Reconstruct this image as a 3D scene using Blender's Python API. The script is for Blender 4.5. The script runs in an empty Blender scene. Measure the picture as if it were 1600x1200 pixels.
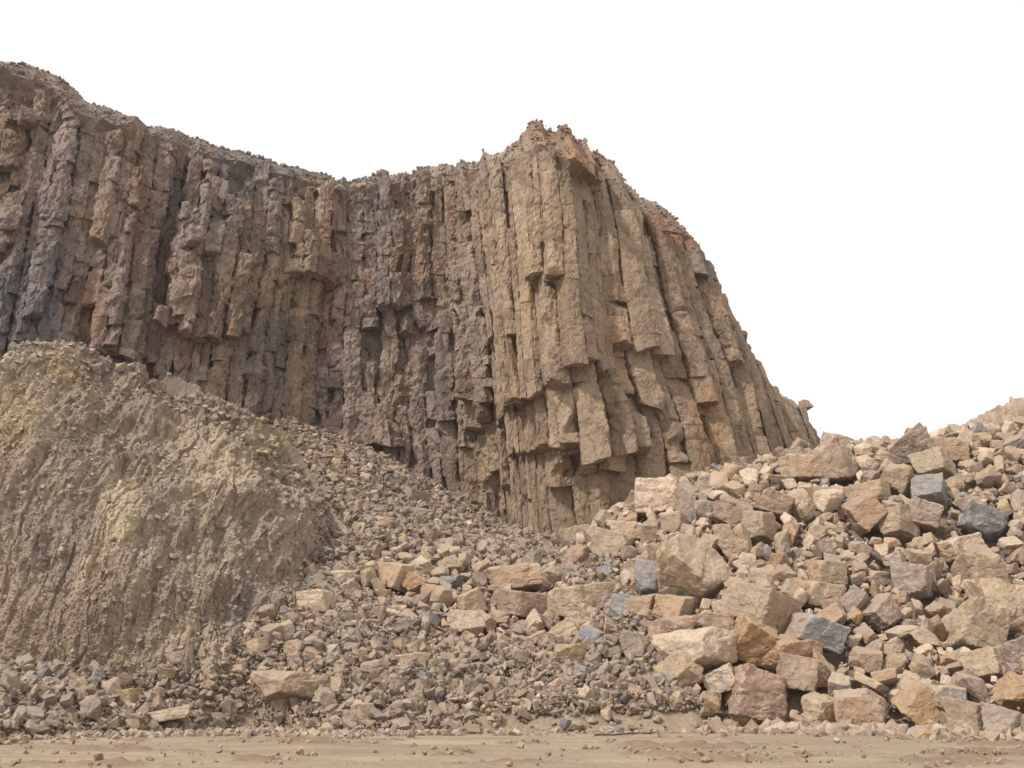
import bpy, bmesh, math, random
import numpy as np
from mathutils import Vector, Matrix, Euler

SEED = 11
random.seed(SEED)
rng = np.random.default_rng(SEED)
scene = bpy.context.scene
R = math.radians

# ------------------------------------------------------------------ camera
FPX = 1560.0
PITCH = math.atan(480.0 / FPX)
CAMH = 1.6
cam_d = bpy.data.cameras.new("camera")
cam = bpy.data.objects.new("camera", cam_d)
scene.collection.objects.link(cam)
cam_d.sensor_width = 36.0
cam_d.lens = FPX / 1600 * 36.0
cam_d.clip_start = 0.1
cam_d.clip_end = 9000
cam.location = (0, 0, CAMH)
cam.rotation_euler = (math.pi / 2 + PITCH, 0, 0)
scene.camera = cam
scene.render.resolution_x = 1024
scene.render.resolution_y = 768

# ------------------------------------------------------------------ world, sun, exposure
SUN_DIR = Vector((-0.62, -0.50, 0.78)).normalized()      # towards the sun
elev = math.asin(SUN_DIR.z)
azim = math.atan2(SUN_DIR.x, SUN_DIR.y)
world = bpy.data.worlds.new("World")
scene.world = world
world.use_nodes = True
nt = world.node_tree
bg = nt.nodes["Background"]
sky = nt.nodes.new("ShaderNodeTexSky")
sky.sky_type = 'NISHITA'
sky.sun_disc = False
sky.sun_elevation = elev
sky.sun_rotation = azim
sky.dust_density = 6.0
sky.air_density = 1.0
mixw = nt.nodes.new("ShaderNodeMix")
mixw.data_type = 'RGBA'
mixw.inputs[0].default_value = 0.86                       # thin bright cloud veil over the blue
nt.links.new(sky.outputs[0], mixw.inputs[6])
mixw.inputs[7].default_value = (9.9, 9.8, 9.7, 1)
nt.links.new(mixw.outputs[2], bg.inputs[0])
bg.inputs[1].default_value = 0.119
sun_d = bpy.data.lights.new("sun", 'SUN')
sun_d.energy = 3.2
sun_d.angle = R(2.5)
sun_d.color = (1.0, 0.96, 0.91)
sun = bpy.data.objects.new("sun", sun_d)
scene.collection.objects.link(sun)
sun.rotation_euler = SUN_DIR.to_track_quat('Z', 'Y').to_euler()
scene.view_settings.view_transform = 'Standard'
scene.view_settings.look = 'None'
scene.view_settings.gamma = 1.0
scene.view_settings.exposure = 0.0

# ------------------------------------------------------------------ geometry helpers
CP, SP = math.cos(PITCH), math.sin(PITCH)


def ray(px, py):
    X = (px - 800) / FPX
    Y = -(py - 600) / FPX
    return np.array([X, CP - Y * SP, SP + Y * CP])


def at(px, py, d):
    """point seen at a photo pixel, d metres ahead of the camera"""
    r = ray(px, py)
    return np.array([0, 0, CAMH]) + r * (d / r[1])


def topx(P):
    x, y, z = P[..., 0], P[..., 1], P[..., 2] - CAMH
    dep = y * CP + z * SP
    u = -y * SP + z * CP
    return 800 + FPX * x / dep, 600 - FPX * u / dep, dep


_perm = rng.permutation(65536).astype(np.int64)
_val = rng.random(65536)


def _h(i, j, k):
    return _perm[(_perm[(_perm[i & 65535] + j) & 65535] + k) & 65535]


def vnoise(P, off=0):
    P = P + off * 17.31
    I = np.floor(P).astype(np.int64)
    F = P - I
    F = F * F * F * (F * (F * 6 - 15) + 10)
    out = 0
    for dx in (0, 1):
        wx = F[:, 0] if dx else 1 - F[:, 0]
        for dy in (0, 1):
            wy = F[:, 1] if dy else 1 - F[:, 1]
            for dz in (0, 1):
                wz = F[:, 2] if dz else 1 - F[:, 2]
                out = out + wx * wy * wz * _val[_h(I[:, 0] + dx, I[:, 1] + dy, I[:, 2] + dz)]
    return out * 2 - 1


def fbm(P, oct=4, off=0, gain=0.5, lac=2.03):
    s = 0
    a = 1.0
    t = 0
    for o in range(oct):
        s = s + a * vnoise(P * lac ** o, off + o * 3)
        t += a
        a *= gain
    return s / t


def cells(P, off=0):
    """3-D cell noise: value of the nearest cell, distance to its border"""
    P = P + off * 7.77
    I = np.floor(P).astype(np.int64)
    best = np.full(len(P), 9.0)
    sec = np.full(len(P), 9.0)
    val = np.zeros(len(P))
    for dx in (-1, 0, 1):
        for dy in (-1, 0, 1):
            for dz in (-1, 0, 1):
                a, b, c = I[:, 0] + dx, I[:, 1] + dy, I[:, 2] + dz
                h = _h(a, b, c)
                q = np.stack([a + _val[h], b + _val[(h * 7 + 13) & 65535], c + _val[(h * 13 + 101) & 65535]], 1)
                d = np.sum((P - q) ** 2, 1)
                m = d < best
                sec = np.where(m, best, np.minimum(sec, d))
                val = np.where(m, _val[(h * 31 + 7) & 65535], val)
                best = np.minimum(best, d)
    return val, np.sqrt(sec) - np.sqrt(best)


def smooth(a, b, x):
    t = np.clip((x - a) / (b - a), 0, 1)
    return t * t * (3 - 2 * t)


def mesh_from(name, V, F, mat, attrs=None, smooth_shade=False):
    """V (n,3); F list of int arrays (m,3) or (m,4); attrs {name: (n,) or (n,3)}"""
    me = bpy.data.meshes.new(name)
    me.vertices.add(len(V))
    me.vertices.foreach_set("co", np.ascontiguousarray(V, dtype=np.float32).ravel())
    loops = np.concatenate([f.ravel() for f in F]).astype(np.int32)
    tot = np.concatenate([np.full(len(f), f.shape[1], dtype=np.int32) for f in F])
    start = np.concatenate([[0], np.cumsum(tot)[:-1]]).astype(np.int32)
    me.loops.add(len(loops))
    me.loops.foreach_set("vertex_index", loops)
    me.polygons.add(len(tot))
    me.polygons.foreach_set("loop_start", start)
    me.polygons.foreach_set("loop_total", tot)
    me.polygons.foreach_set("use_smooth", np.full(len(tot), smooth_shade))
    me.update(calc_edges=True)
    for k, a in (attrs or {}).items():
        if a.ndim == 1:
            at_ = me.attributes.new(k, 'FLOAT', 'POINT')
            at_.data.foreach_set("value", a.astype(np.float32))
        else:
            at_ = me.attributes.new(k, 'FLOAT_COLOR', 'POINT')
            c = np.ones((len(a), 4), dtype=np.float32)
            c[:, :3] = a
            at_.data.foreach_set("color", c.ravel())
    me.materials.append(mat)
    return me


def link(name, me, label=None, cat=None, group=None, kind=None, parent=None):
    o = bpy.data.objects.new(name, me)
    scene.collection.objects.link(o)
    if label: o["label"] = label
    if cat: o["category"] = cat
    if group: o["group"] = group
    if kind: o["kind"] = kind
    if parent: o.parent = parent
    return o


def grid_faces(nu, nv):
    """grid stored as [u*nv+v]"""
    i = np.arange(nu - 1)[:, None] * nv + np.arange(nv - 1)[None, :]
    i = i.ravel()
    return np.stack([i, i + nv, i + nv + 1, i + 1], 1)


# ------------------------------------------------------------------ materials
def new_mat(name):
    m = bpy.data.materials.new(name)
    m.use_nodes = True
    n = m.node_tree.nodes
    b = n["Principled BSDF"]
    b.inputs["Roughness"].default_value = 0.92
    b.inputs["Specular IOR Level"].default_value = 0.15
    return m, m.node_tree, b


def nd(t, kind, **kw):
    n = t.nodes.new(kind)
    for k, v in kw.items():
        setattr(n, k, v)
    return n


def noise(t, vec, scale, detail=6, rough=0.6, dist=0.0):
    n = nd(t, "ShaderNodeTexNoise")
    n.inputs["Scale"].default_value = scale
    n.inputs["Detail"].default_value = detail
    n.inputs["Roughness"].default_value = rough
    n.inputs["Distortion"].default_value = dist
    t.links.new(vec, n.inputs["Vector"])
    return n.outputs["Fac"]


def ramp(t, fac, stops):
    n = nd(t, "ShaderNodeValToRGB")
    e = n.color_ramp.elements
    e[0].position, e[0].color = stops[0][0], (*stops[0][1], 1)
    e[1].position, e[1].color = stops[-1][0], (*stops[-1][1], 1)
    for p, c in stops[1:-1]:
        x = e.new(p)
        x.color = (*c, 1)
    t.links.new(fac, n.inputs[0])
    return n.outputs[0]


def mix(t, fac, a, b, mode='MIX'):
    n = nd(t, "ShaderNodeMix", data_type='RGBA', blend_type=mode)
    for s, v in ((0, fac), (6, a), (7, b)):
        if hasattr(v, "links"):
            t.links.new(v, n.inputs[s])
        elif s == 0:
            n.inputs[0].default_value = v
        else:
            n.inputs[s].default_value = (*v, 1)
    return n.outputs[2]


def mapped(t, src, sc):
    n = nd(t, "ShaderNodeMapping")
    n.inputs["Scale"].default_value = sc
    t.links.new(src, n.inputs[0])
    return n.outputs[0]


def g3(v):
    return (v, v, v)


def bump(t, b, height, strength, dist, prev=None):
    n = nd(t, "ShaderNodeBump")
    n.inputs["Strength"].default_value = strength
    n.inputs["Distance"].default_value = dist
    t.links.new(height, n.inputs["Height"])
    if prev:
        t.links.new(prev, n.inputs["Normal"])
    if b:
        t.links.new(n.outputs[0], b.inputs["Normal"])
    return n.outputs[0]


def rock_material(name, tint_src, sc=1.0, vstretch=1.0, fresh=False):
    m, t, b = new_mat(name)
    if tint_src == 'object':
        tint = nd(t, "ShaderNodeObjectInfo").outputs["Color"]
        co = nd(t, "ShaderNodeTexCoord").outputs["Object"]
    else:
        tint = nd(t, "ShaderNodeAttribute", attribute_name="rock_tint").outputs["Color"]
        co = nd(t, "ShaderNodeNewGeometry").outputs["Position"]
    cs = mapped(t, co, (1, 1, vstretch))
    n1 = noise(t, cs, 0.9 * sc, 8, 0.62, 0.3)
    n2 = noise(t, co, 5.0 * sc, 8, 0.7)
    n3 = noise(t, cs, 2.2 * sc, 5, 0.6, 0.6)
    c = mix(t, 1.0, tint, ramp(t, n1, [(0.28, (0.66, 0.63, 0.64)), (0.5, (1, 1, 1)), (0.72, (1.28, 1.24, 1.14))]), 'MULTIPLY')
    c = mix(t, 1.0, c, ramp(t, n2, [(0.3, (0.70, 0.68, 0.67)), (0.5, (1, 1, 1)), (0.7, (1.22, 1.22, 1.2))]), 'MULTIPLY')
    # rusty weathering skin
    c = mix(t, ramp(t, n3, [(0.50, g3(0)), (0.68, g3(0.5))]), c, (0.37, 0.25, 0.155))
    if fresh:
        fa = nd(t, "ShaderNodeAttribute", attribute_name="facet").outputs["Fac"]
        ad = nd(t, "ShaderNodeMath", operation='ADD')
        t.links.new(fa, ad.inputs[0])
        ml = nd(t, "ShaderNodeMath", operation='MULTIPLY_ADD')
        t.links.new(n3, ml.inputs[0]); ml.inputs[1].default_value = 0.5; ml.inputs[2].default_value = -0.25
        t.links.new(ml.outputs[0], ad.inputs[1])
        c = mix(t, ramp(t, ad.outputs[0], [(0.08, g3(0.65)), (0.15, g3(0))]), c, (0.285, 0.28, 0.275))
        c = mix(t, ramp(t, ad.outputs[0], [(0.86, g3(0.0)), (0.93, g3(0.5))]), c, (0.40, 0.25, 0.145))
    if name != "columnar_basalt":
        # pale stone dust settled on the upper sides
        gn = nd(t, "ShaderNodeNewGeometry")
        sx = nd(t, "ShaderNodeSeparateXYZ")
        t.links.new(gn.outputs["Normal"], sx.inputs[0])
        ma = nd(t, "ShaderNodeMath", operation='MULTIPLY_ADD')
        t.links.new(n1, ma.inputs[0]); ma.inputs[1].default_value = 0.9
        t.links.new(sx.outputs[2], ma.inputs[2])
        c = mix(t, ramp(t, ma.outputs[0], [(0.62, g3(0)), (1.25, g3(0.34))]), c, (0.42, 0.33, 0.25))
    t.links.new(c, b.inputs["Base Color"])
    v = nd(t, "ShaderNodeTexVoronoi", feature='DISTANCE_TO_EDGE')
    v.inputs["Scale"].default_value = 2.2 * sc
    wn = nd(t, "ShaderNodeMix", data_type='RGBA')
    wn.inputs[0].default_value = 0.12
    nc = nd(t, "ShaderNodeTexNoise"); nc.inputs["Scale"].default_value = 3 * sc
    t.links.new(co, nc.inputs["Vector"])
    t.links.new(cs, wn.inputs[6]); t.links.new(nc.outputs["Color"], wn.inputs[7])
    t.links.new(wn.outputs[2], v.inputs["Vector"])
    if name == "columnar_basalt":
        v2 = nd(t, "ShaderNodeTexVoronoi", feature='DISTANCE_TO_EDGE')
        v2.inputs["Scale"].default_value = 1.0
        t.links.new(mapped(t, wn.outputs[2], (1.1, 1.1, 3.6)), v2.inputs["Vector"])
        ln = ramp(t, v2.outputs["Distance"], [(0.0, g3(0.52)), (0.035, g3(1))])
        gate = mix(t, ramp(t, n3, [(0.42, g3(0)), (0.55, g3(1))]), (1, 1, 1), ln)
        c = mix(t, 1.0, c, gate, 'MULTIPLY')
        t.links.new(c, b.inputs["Base Color"])
    crack = ramp(t, v.outputs["Distance"], [(0.0, g3(0)), (0.05, g3(1))])
    p = bump(t, None, crack, 0.35, 0.05 / sc)
    p = bump(t, None, n1, 0.55, 0.35 / sc, p)
    bump(t, b, n2, 0.6, 0.10 / sc, p)
    return m


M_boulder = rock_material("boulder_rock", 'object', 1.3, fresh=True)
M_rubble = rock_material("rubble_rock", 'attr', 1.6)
M_cliff = rock_material("columnar_basalt", 'attr', 0.9, 0.45)


def soil_material():
    m, t, b = new_mat("scree_soil")
    co = nd(t, "ShaderNodeNewGeometry").outputs["Position"]
    n1 = noise(t, co, 0.35, 6, 0.6)
    n2 = noise(t, co, 6, 8, 0.75)
    c = ramp(t, n1, [(0.3, (0.225, 0.175, 0.135)), (0.7, (0.31, 0.242, 0.185))])
    sx = nd(t, "ShaderNodeSeparateXYZ")
    t.links.new(co, sx.inputs[0])
    mr = nd(t, "ShaderNodeMapRange")
    t.links.new(sx.outputs[2], mr.inputs[0])
    mr.inputs[1].default_value = 0.9; mr.inputs[2].default_value = 1.6; mr.inputs[3].default_value = 1.0; mr.inputs[4].default_value = 0.0
    c = mix(t, mr.outputs[0], c, (0.36, 0.275, 0.19))
    c = mix(t, 1.0, c, ramp(t, n2, [(0.3, g3(0.6)), (0.7, g3(1.3))]), 'MULTIPLY')
    t.links.new(c, b.inputs["Base Color"])
    bump(t, b, n2, 0.9, 0.12)
    return m


def bank_material():
    m, t, b = new_mat("weathered_bank")
    tint = nd(t, "ShaderNodeAttribute", attribute_name="rock_tint").outputs["Color"]
    co = nd(t, "ShaderNodeNewGeometry").outputs["Position"]
    cs = mapped(t, co, (1, 0.35, 0.27))
    n1 = noise(t, cs, 0.8, 9, 0.66, 0.5)
    n2 = noise(t, co, 5, 9, 0.75)
    n3 = noise(t, mapped(t, co, (1.3, 0.45, 0.3)), 1.5, 6, 0.6, 0.8)
    c = mix(t, 1.0, tint, ramp(t, n1, [(0.28, (0.66, 0.62, 0.62)), (0.5, (1, 1, 1)), (0.72, (1.3, 1.27, 1.15))]), 'MULTIPLY')
    c = mix(t, 1.0, c, ramp(t, n2, [(0.3, g3(0.68)), (0.7, g3(1.28))]), 'MULTIPLY')
    c = mix(t, ramp(t, n3, [(0.55, g3(0)), (0.7, g3(0.45))]), c, (0.42, 0.335, 0.245))
    c = mix(t, ramp(t, n3, [(0.30, g3(0.45)), (0.42, g3(0))]), c, (0.22, 0.19, 0.175))
    t.links.new(c, b.inputs["Base Color"])
    p = bump(t, None, n1, 0.6, 0.4)
    bump(t, b, n2, 0.8, 0.12, p)
    return m


def ground_material():
    m, t, b = new_mat("dry_dirt")
    co = nd(t, "ShaderNodeNewGeometry").outputs["Position"]
    cs = mapped(t, co, (0.25, 1, 1))
    n1 = noise(t, cs, 0.6, 8, 0.62, 0.4)
    n2 = noise(t, co, 7, 8, 0.75)
    n3 = noise(t, mapped(t, co, (0.12, 1, 1)), 1.4, 5, 0.6)
    c = ramp(t, n1, [(0.30, (0.25, 0.19, 0.13)), (0.5, (0.335, 0.26, 0.17)), (0.70, (0.40, 0.315, 0.21))])
    c = mix(t, ramp(t, n3, [(0.48, g3(0)), (0.62, g3(0.75))]), c, (0.30, 0.25, 0.20))
    n4 = noise(t, mapped(t, co, (0.06, 0.42, 1)), 1.0, 7, 0.7, 0.5)
    c = mix(t, ramp(t, n4, [(0.46, g3(0)), (0.60, g3(0.75))]), c, (0.27, 0.205, 0.15))
    tu = nd(t, "ShaderNodeAttribute", attribute_name="turned").outputs["Fac"]
    c = mix(t, ramp(t, tu, [(0.10, g3(0)), (0.45, g3(0.85))]), c, (0.235, 0.16, 0.105))
    c = mix(t, 1.0, c, ramp(t, n2, [(0.3, g3(0.78)), (0.7, g3(1.15))]), 'MULTIPLY')
    # darker elongated streak mixed into the dirt colour beside the pole
    dp = nd(t, "ShaderNodeAttribute", attribute_name="dark_streak").outputs["Fac"]
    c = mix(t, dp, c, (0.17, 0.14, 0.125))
    t.links.new(c, b.inputs["Base Color"])
    p = bump(t, None, n3, 0.3, 0.08)
    bump(t, b, n2, 0.6, 0.05, p)
    return m


M_soil = soil_material()
M_bank = bank_material()
M_ground = ground_material()

# ------------------------------------------------------------------ cliff geometry functions
YC = np.array([(-60, 56), (-45, 58), (-36, 60.5), (-28, 64), (-20, 68), (-13, 72), (-8, 73.5), (-4, 71), (-1, 67.5), (2, 65),
               (5, 63.8), (8, 64), (11, 66), (14, 69.5), (17, 75), (20, 82), (24, 92), (30, 106), (40, 125)], float)
LE = np.array([(-60, 0.0), (-20, 0.0), (-8, 0.03), (-3, 0.10), (1, 0.04), (4, 0.08), (8, 0.19), (12, 0.245), (30, 0.25)], float)
ZR = 38.0


def lean(x0):
    return np.interp(x0, LE[:, 0], LE[:, 1])


def unwarp(x, z):
    x0 = np.array(x, float)
    for _ in range(12):
        x0 = x - lean(x0) * (ZR - z)
    return x0


def yfront0(x0, z):
    return np.interp(x0, YC[:, 0], YC[:, 1]) + 0.07 * (z - 14)


def on_cliff(px, py):
    r = ray(px, py)
    ds = np.arange(50, 150, 0.05)
    P = np.array([0, 0, CAMH]) + r[None] * (ds / r[1])[:, None]
    k = np.nonzero(ds >= yfront0(unwarp(P[:, 0], P[:, 2]), P[:, 2]))[0]
    return P[k[0]] if len(k) else P[-1]


SKY = [(-260, 40), (-150, 62), (-60, 84), (0, 88), (25, 90), (60, 104), (100, 122), (130, 150), (185, 164), (200, 178), (240, 194), (285, 203),
       (310, 216), (350, 226), (395, 233), (420, 247), (465, 256), (500, 265), (520, 276), (550, 276), (570, 265), (600, 268),
       (640, 264), (660, 255), (700, 250), (745, 240), (780, 225), (805, 213), (825, 194), (845, 190), (865, 202), (890, 216),
       (925, 228), (955, 240), (980, 270), (1010, 305), (1050, 345), (1090, 380), (1108, 402), (1125, 428), (1135, 490),
       (1160, 540), (1185, 575), (1215, 598), (1245, 618), (1265, 655), (1290, 690), (1320, 720), (1380, 790)]
sk = np.array([on_cliff(a, b) for a, b in SKY])
SKX = unwarp(sk[:, 0], sk[:, 2])
SKZ = sk[:, 2]
o_ = np.argsort(SKX)
SKX, SKZ = SKX[o_], SKZ[o_]


def ztop(x0):
    return np.interp(x0, SKX, SKZ)


# overhanging ledges read off the rock: polyline of the broken column feet, protrusion, height over which it fades upward
LEDGES = [
    ([(762, 650), (813, 645), (850, 632), (915, 588), (947, 600), (985, 612)], 2.2, 60),
    ([(985, 552), (1049, 554)], 1.0, 60),
    ([(1030, 640), (1060, 661), (1100, 630)], 0.9, 20),
    ([(800, 707), (876, 714), (901, 710), (935, 735), (1005, 695)], 1.9, 60),
    ([(868, 763), (920, 742), (940, 735)], 0.8, 60),
    ([(833, 474), (858, 474)], 0.9, 16),
    ([(765, 273), (796, 265)], 1.0, 4),
    ([(888, 316), (926, 308)], 1.1, 4),
    ([(930, 290), (960, 300)], 0.9, 3),
    ([(60, 500), (110, 450), (150, 395), (178, 375)], 1.3, 40),
    ([(150, 552), (195, 545)], 1.0, 16),
    ([(200, 558), (252, 567)], 1.3, 6),
    ([(262, 512), (298, 505)], 1.0, 12),
    ([(300, 528), (372, 540), (385, 525)], 1.3, 14),
    ([(290, 405), (372, 412)], 0.9, 6),
    ([(500, 362), (528, 355)], 1.1, 5),
    ([(470, 430), (505, 438)], 0.9, 5),
    ([(598, 482), (625, 478)], 0.9, 12),
    ([(650, 476), (672, 462)], 1.0, 14),
    ([(735, 630), (772, 520)], 0.8, 14),
    ([(690, 655), (742, 640)], 0.9, 5),
    ([(1085, 440), (1130, 440)], 0.8, 5),
    ([(560, 690), (600, 700)], 0.8, 4),
    ([(1110, 560), (1150, 575)], 0.8, 6),
]
_led = []
for pts, a, h in LEDGES:
    w = np.array([on_cliff(*p) for p in pts])
    x0 = unwarp(w[:, 0], w[:, 2])
    s = np.argsort(x0)
    _led.append((x0[s], w[s, 2], a, h))


def protrude(x0, z):
    out = np.zeros(np.broadcast(x0, z).shape)
    for lx, lz, a, h in _led:
        zl = np.interp(x0, lx, lz)
        inside = (x0 > lx[0] - 0.4) & (x0 < lx[-1] + 0.4)
        up = (z - zl) / h
        side = np.clip((lx[-1] + 0.4 - x0) / 2.2, 0, 1) if h >= 60 and lx[-1] - lx[0] > 3 else 1.0
        out += np.where(inside & (up > 0), a * side * np.clip(1 - np.clip(up, 0, 1) ** 3, 0, 1), 0)
    return out


def ledge_cuts(x0):
    return [float(np.interp(x0, lx, lz)) for lx, lz, a, h in _led if lx[0] - 0.4 < x0 < lx[-1] + 0.4]


def yfront(x0, z):
    x0 = np.asarray(x0, float); z = np.asarray(z, float)
    sh = np.broadcast(x0, z).shape
    X = np.broadcast_to(x0, sh).ravel(); Z = np.broadcast_to(z, sh).ravel()
    P = np.stack([X * 0.13, np.zeros_like(X), Z * 0.022], 1)
    n = fbm(P, 3, off=5) * 1.3
    # reddish gullies between the buttresses
    g = 0
    for gx, gw, ga in ((-25.5, 0.9, 1.8), (-14.5, 0.8, 1.0), (-3.2, 0.8, 1.6), (-6.5, .7, 1.2)):
        g = g + ga * np.exp(-((X - gx) / gw) ** 2)
    return (np.interp(X, YC[:, 0], YC[:, 1]) + n + g - protrude(X, Z)).reshape(sh)


# the front wobbles about its mean line: keep the skyline where it stands
_sx = np.arange(-58, 38, 0.25)
_sz = np.interp(_sx, SKX, SKZ)
_z0 = _sz - 0.45
_sz = CAMH + (_z0 - CAMH) * (yfront(_sx, _z0) + 0.07 * (_z0 - 14)) / yfront0(_sx, _z0)
_sz = np.convolve(np.pad(_sz, 3, 'edge'), np.ones(7) / 7, 'valid')
SKX, SKZ = _sx, _sz + 2.2 * np.exp(-((_sx - 12.6) / 2.7) ** 2)


def warp(V):
    W = V.copy()
    W[:, 0] = V[:, 0] + lean(V[:, 0]) * (ZR - V[:, 2])
    W[:, 1] += 0.07 * (V[:, 2] - 14)
    return W


# ------------------------------------------------------------------ talus height field
GX0, GX1, GY0, GY1, GS = -44.0, 48.0, 24.0, 92.0, 0.125


def ground_d(py):
    r = ray(800, py)
    return -CAMH * r[1] / r[2]


ctl = []
for px, py in ((-250, 1162), (-100, 1160), (0, 1158), (200, 1150), (400, 1144), (550, 1148), (700, 1146), (820, 1146), (900, 1146), (1000, 1146), (1100, 1146),
               (1150, 1144), (1300, 1146), (1450, 1150), (1600, 1156), (1800, 1160)):
    p = at(px, py, ground_d(py))
    ctl.append(p)
    ctl.append(p + np.array([0, -5, -3.2]))
    ctl.append(p + np.array([0, -11, -7.5]))
for px, py, d in ((-200, 1030, 43), (0, 1035, 43), (80, 1040, 43), (170, 1052, 43), (300, 1040, 43.5), (400, 990, 45.5), (470, 930, 49), (500, 1040, 44),
                  (650, 1030, 46), (650, 900, 54), (540, 870, 54.5), (560, 800, 60), (520, 750, 64), (480, 690, 69), (420, 650, 72), (620, 745, 69), (700, 792, 68.5), (600, 990, 48), (750, 1000, 49),
                  (830, 842, 66), (900, 1120, 42.5), (1000, 1114, 43), (1080, 1114, 43), (780, 1112, 43), (800, 900, 56.5), (900, 1000, 49), (760, 830, 65),
                  (880, 862, 62), (950, 815, 62), (1000, 785, 61), (1100, 755, 61.5), (1200, 722, 62), (1300, 705, 63), (1380, 712, 64.5), (1440, 692, 62), (1550, 672, 62),
                  (1700, 655, 62), (1850, 650, 60), (1000, 950, 49), (1100, 1000, 45.5), (1000, 870, 55), (1200, 1000, 45), (1200, 850, 53), (1350, 1000, 45), (1350, 850, 52.5), (1550, 1000, 45), (1550, 850, 52)):
    ctl.append(at(px, py, d))
for px, py, d in ((1000, 785, 61), (1200, 722, 62), (1300, 705, 63), (1440, 692, 62), (1550, 672, 62), (1700, 655, 62), (1850, 650, 60)):
    p = at(px, py, d)
    ctl.append(p + np.array([3, 8, -0.5])); ctl.append(p + np.array([8, 20, -5]))
ctl.append(np.array([-40, 70, 14.])); ctl.append(np.array([-44, 52, 8.])); ctl.append(np.array([-10, 90, 18.])); ctl.append(np.array([-30, 90, 18.]))
ctl = np.array(ctl)


def tps(r2):
    return np.where(r2 > 1e-9, 0.5 * r2 * np.log(np.maximum(r2, 1e-9)), 0)


def rbf_fit(C):
    n = len(C)
    d2 = np.sum((C[:, None, :2] - C[None, :, :2]) ** 2, 2)
    A = np.zeros((n + 3, n + 3))
    A[:n, :n] = tps(d2) + np.eye(n) * 3.0
    A[:n, n] = 1; A[:n, n + 1:] = C[:, :2]
    A[n, :n] = 1; A[n + 1:, :n] = C[:, :2].T
    return np.linalg.solve(A, np.concatenate([C[:, 2], np.zeros(3)]))


W_ = rbf_fit(ctl)
gx = np.arange(GX0, GX1 + 1e-6, GS)
gy = np.arange(GY0, GY1 + 1e-6, GS)
XX, YY = np.meshgrid(gx, gy, indexing='ij')
TT = np.zeros_like(XX)
for i in range(len(ctl)):
    TT += W_[i] * tps((XX - ctl[i, 0]) ** 2 + (YY - ctl[i, 1]) ** 2)
TT += W_[-3] + W_[-2] * XX + W_[-1] * YY
Pn = np.stack([XX.ravel() * 0.35, YY.ravel() * 0.35, np.zeros(XX.size)], 1)
TT += (fbm(Pn, 4, off=21) * 0.7).reshape(TT.shape) * smooth(0.0, 3.0, TT)
TT += (fbm(Pn * 0.8 + 3.3, 3, 22) * 1.3).reshape(TT.shape) * smooth(-2.5, -0.5, TT) * smooth(3, 0.5, TT)
TT = np.maximum(TT, -1.0)


def samp(G, x, y):
    i = np.clip((np.asarray(x) - GX0) / GS, 0, G.shape[0] - 1.001)
    j = np.clip((np.asarray(y) - GY0) / GS, 0, G.shape[1] - 1.001)
    a = i.astype(int); b = j.astype(int)
    fi, fj = i - a, j - b
    return (G[a, b] * (1 - fi) * (1 - fj) + G[a + 1, b] * fi * (1 - fj) + G[a, b + 1] * (1 - fi) * fj + G[a + 1, b + 1] * fi * fj)


def hit(px, py, G):
    """first point of the slope seen at a pixel"""
    r = ray(px, py)
    ds = np.arange(25, 90, 0.05)
    P = np.array([0, 0, CAMH]) + r[None] * (ds / r[1])[:, None]
    g = np.maximum(samp(G, P[:, 0], P[:, 1]), 0)
    k = np.nonzero(P[:, 2] <= g)[0]
    return P[k[0]] if len(k) else P[-1]


# ------------------------------------------------------------------ left bank (loft)
BT = [(-170, 640, 50), (-60, 590, 50), (0, 568, 50.5), (60, 538, 51.5), (130, 543, 52.5), (200, 588, 53.5), (290, 606, 54.5), (370, 636, 55.5), (430, 676, 56.5),
      (478, 738, 57), (520, 818, 56.5), (538, 880, 54.5), (505, 915, 51.5), (470, 938, 49.5)]
BB = [(-170, 1055, 43.2), (-60, 1045, 43.2), (0, 1040, 43.2), (50, 1042, 43), (110, 1048, 43), (170, 1052, 43), (225, 1050, 43.2), (280, 1044, 43.6), (325, 1034, 44),
      (355, 1020, 44.5), (385, 1005, 45.2), (410, 995, 46), (430, 975, 47), (450, 955, 48)]


def catmull(P, n):
    P = np.array(P, float)
    t = np.linspace(0, len(P) - 1, n)
    i = np.clip(t.astype(int), 0, len(P) - 2)
    f = (t - i)[:, None]
    p0 = P[np.clip(i - 1, 0, len(P) - 1)]; p1 = P[i]; p2 = P[i + 1]; p3 = P[np.clip(i + 2, 0, len(P) - 1)]
    return 0.5 * (2 * p1 + (p2 - p0) * f + (2 * p0 - 5 * p1 + 4 * p2 - p3) * f ** 2 + (3 * p1 - p0 - 3 * p2 + p3) * f ** 3)


NU, NV = 620, 560
Tc = catmull([at(*p) for p in BT], NU)
Bc = catmull([at(*p) for p in BB], NU)
Bc = Bc + np.array([0, -0.7, -1.6])
v = np.concatenate([np.linspace(0, 1, NV - 60), np.linspace(1, 1.35, 61)[1:]])
NV = len(v)
vv = np.clip(v, 0, 1)
bankV = np.zeros((NU, NV, 3))
D_ = Tc - Bc
bankV[:, :, 0] = Bc[:, None, 0] + D_[:, None, 0] * (vv ** 1.15)[None]
bankV[:, :, 1] = Bc[:, None, 1] + D_[:, None, 1] * (vv ** 1.7)[None]
bankV[:, :, 2] = Bc[:, None, 2] + D_[:, None, 2] * (vv ** 0.96)[None]
bk = np.clip((v - 1) / 0.35, 0, 1)
bankV[:, :, 1] += (bk * 9.0)[None]
bankV[:, :, 2] -= (bk ** 1.6 * 6.5)[None]
bankV[:, :, 0] -= bk[None] * 1.5
P0 = bankV.reshape(-1, 3)
du = np.gradient(bankV, axis=0); dv = np.gradient(bankV, axis=1)
N = np.cross(du, dv).reshape(-1, 3)
N /= np.linalg.norm(N, axis=1)[:, None] + 1e-9
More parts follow.
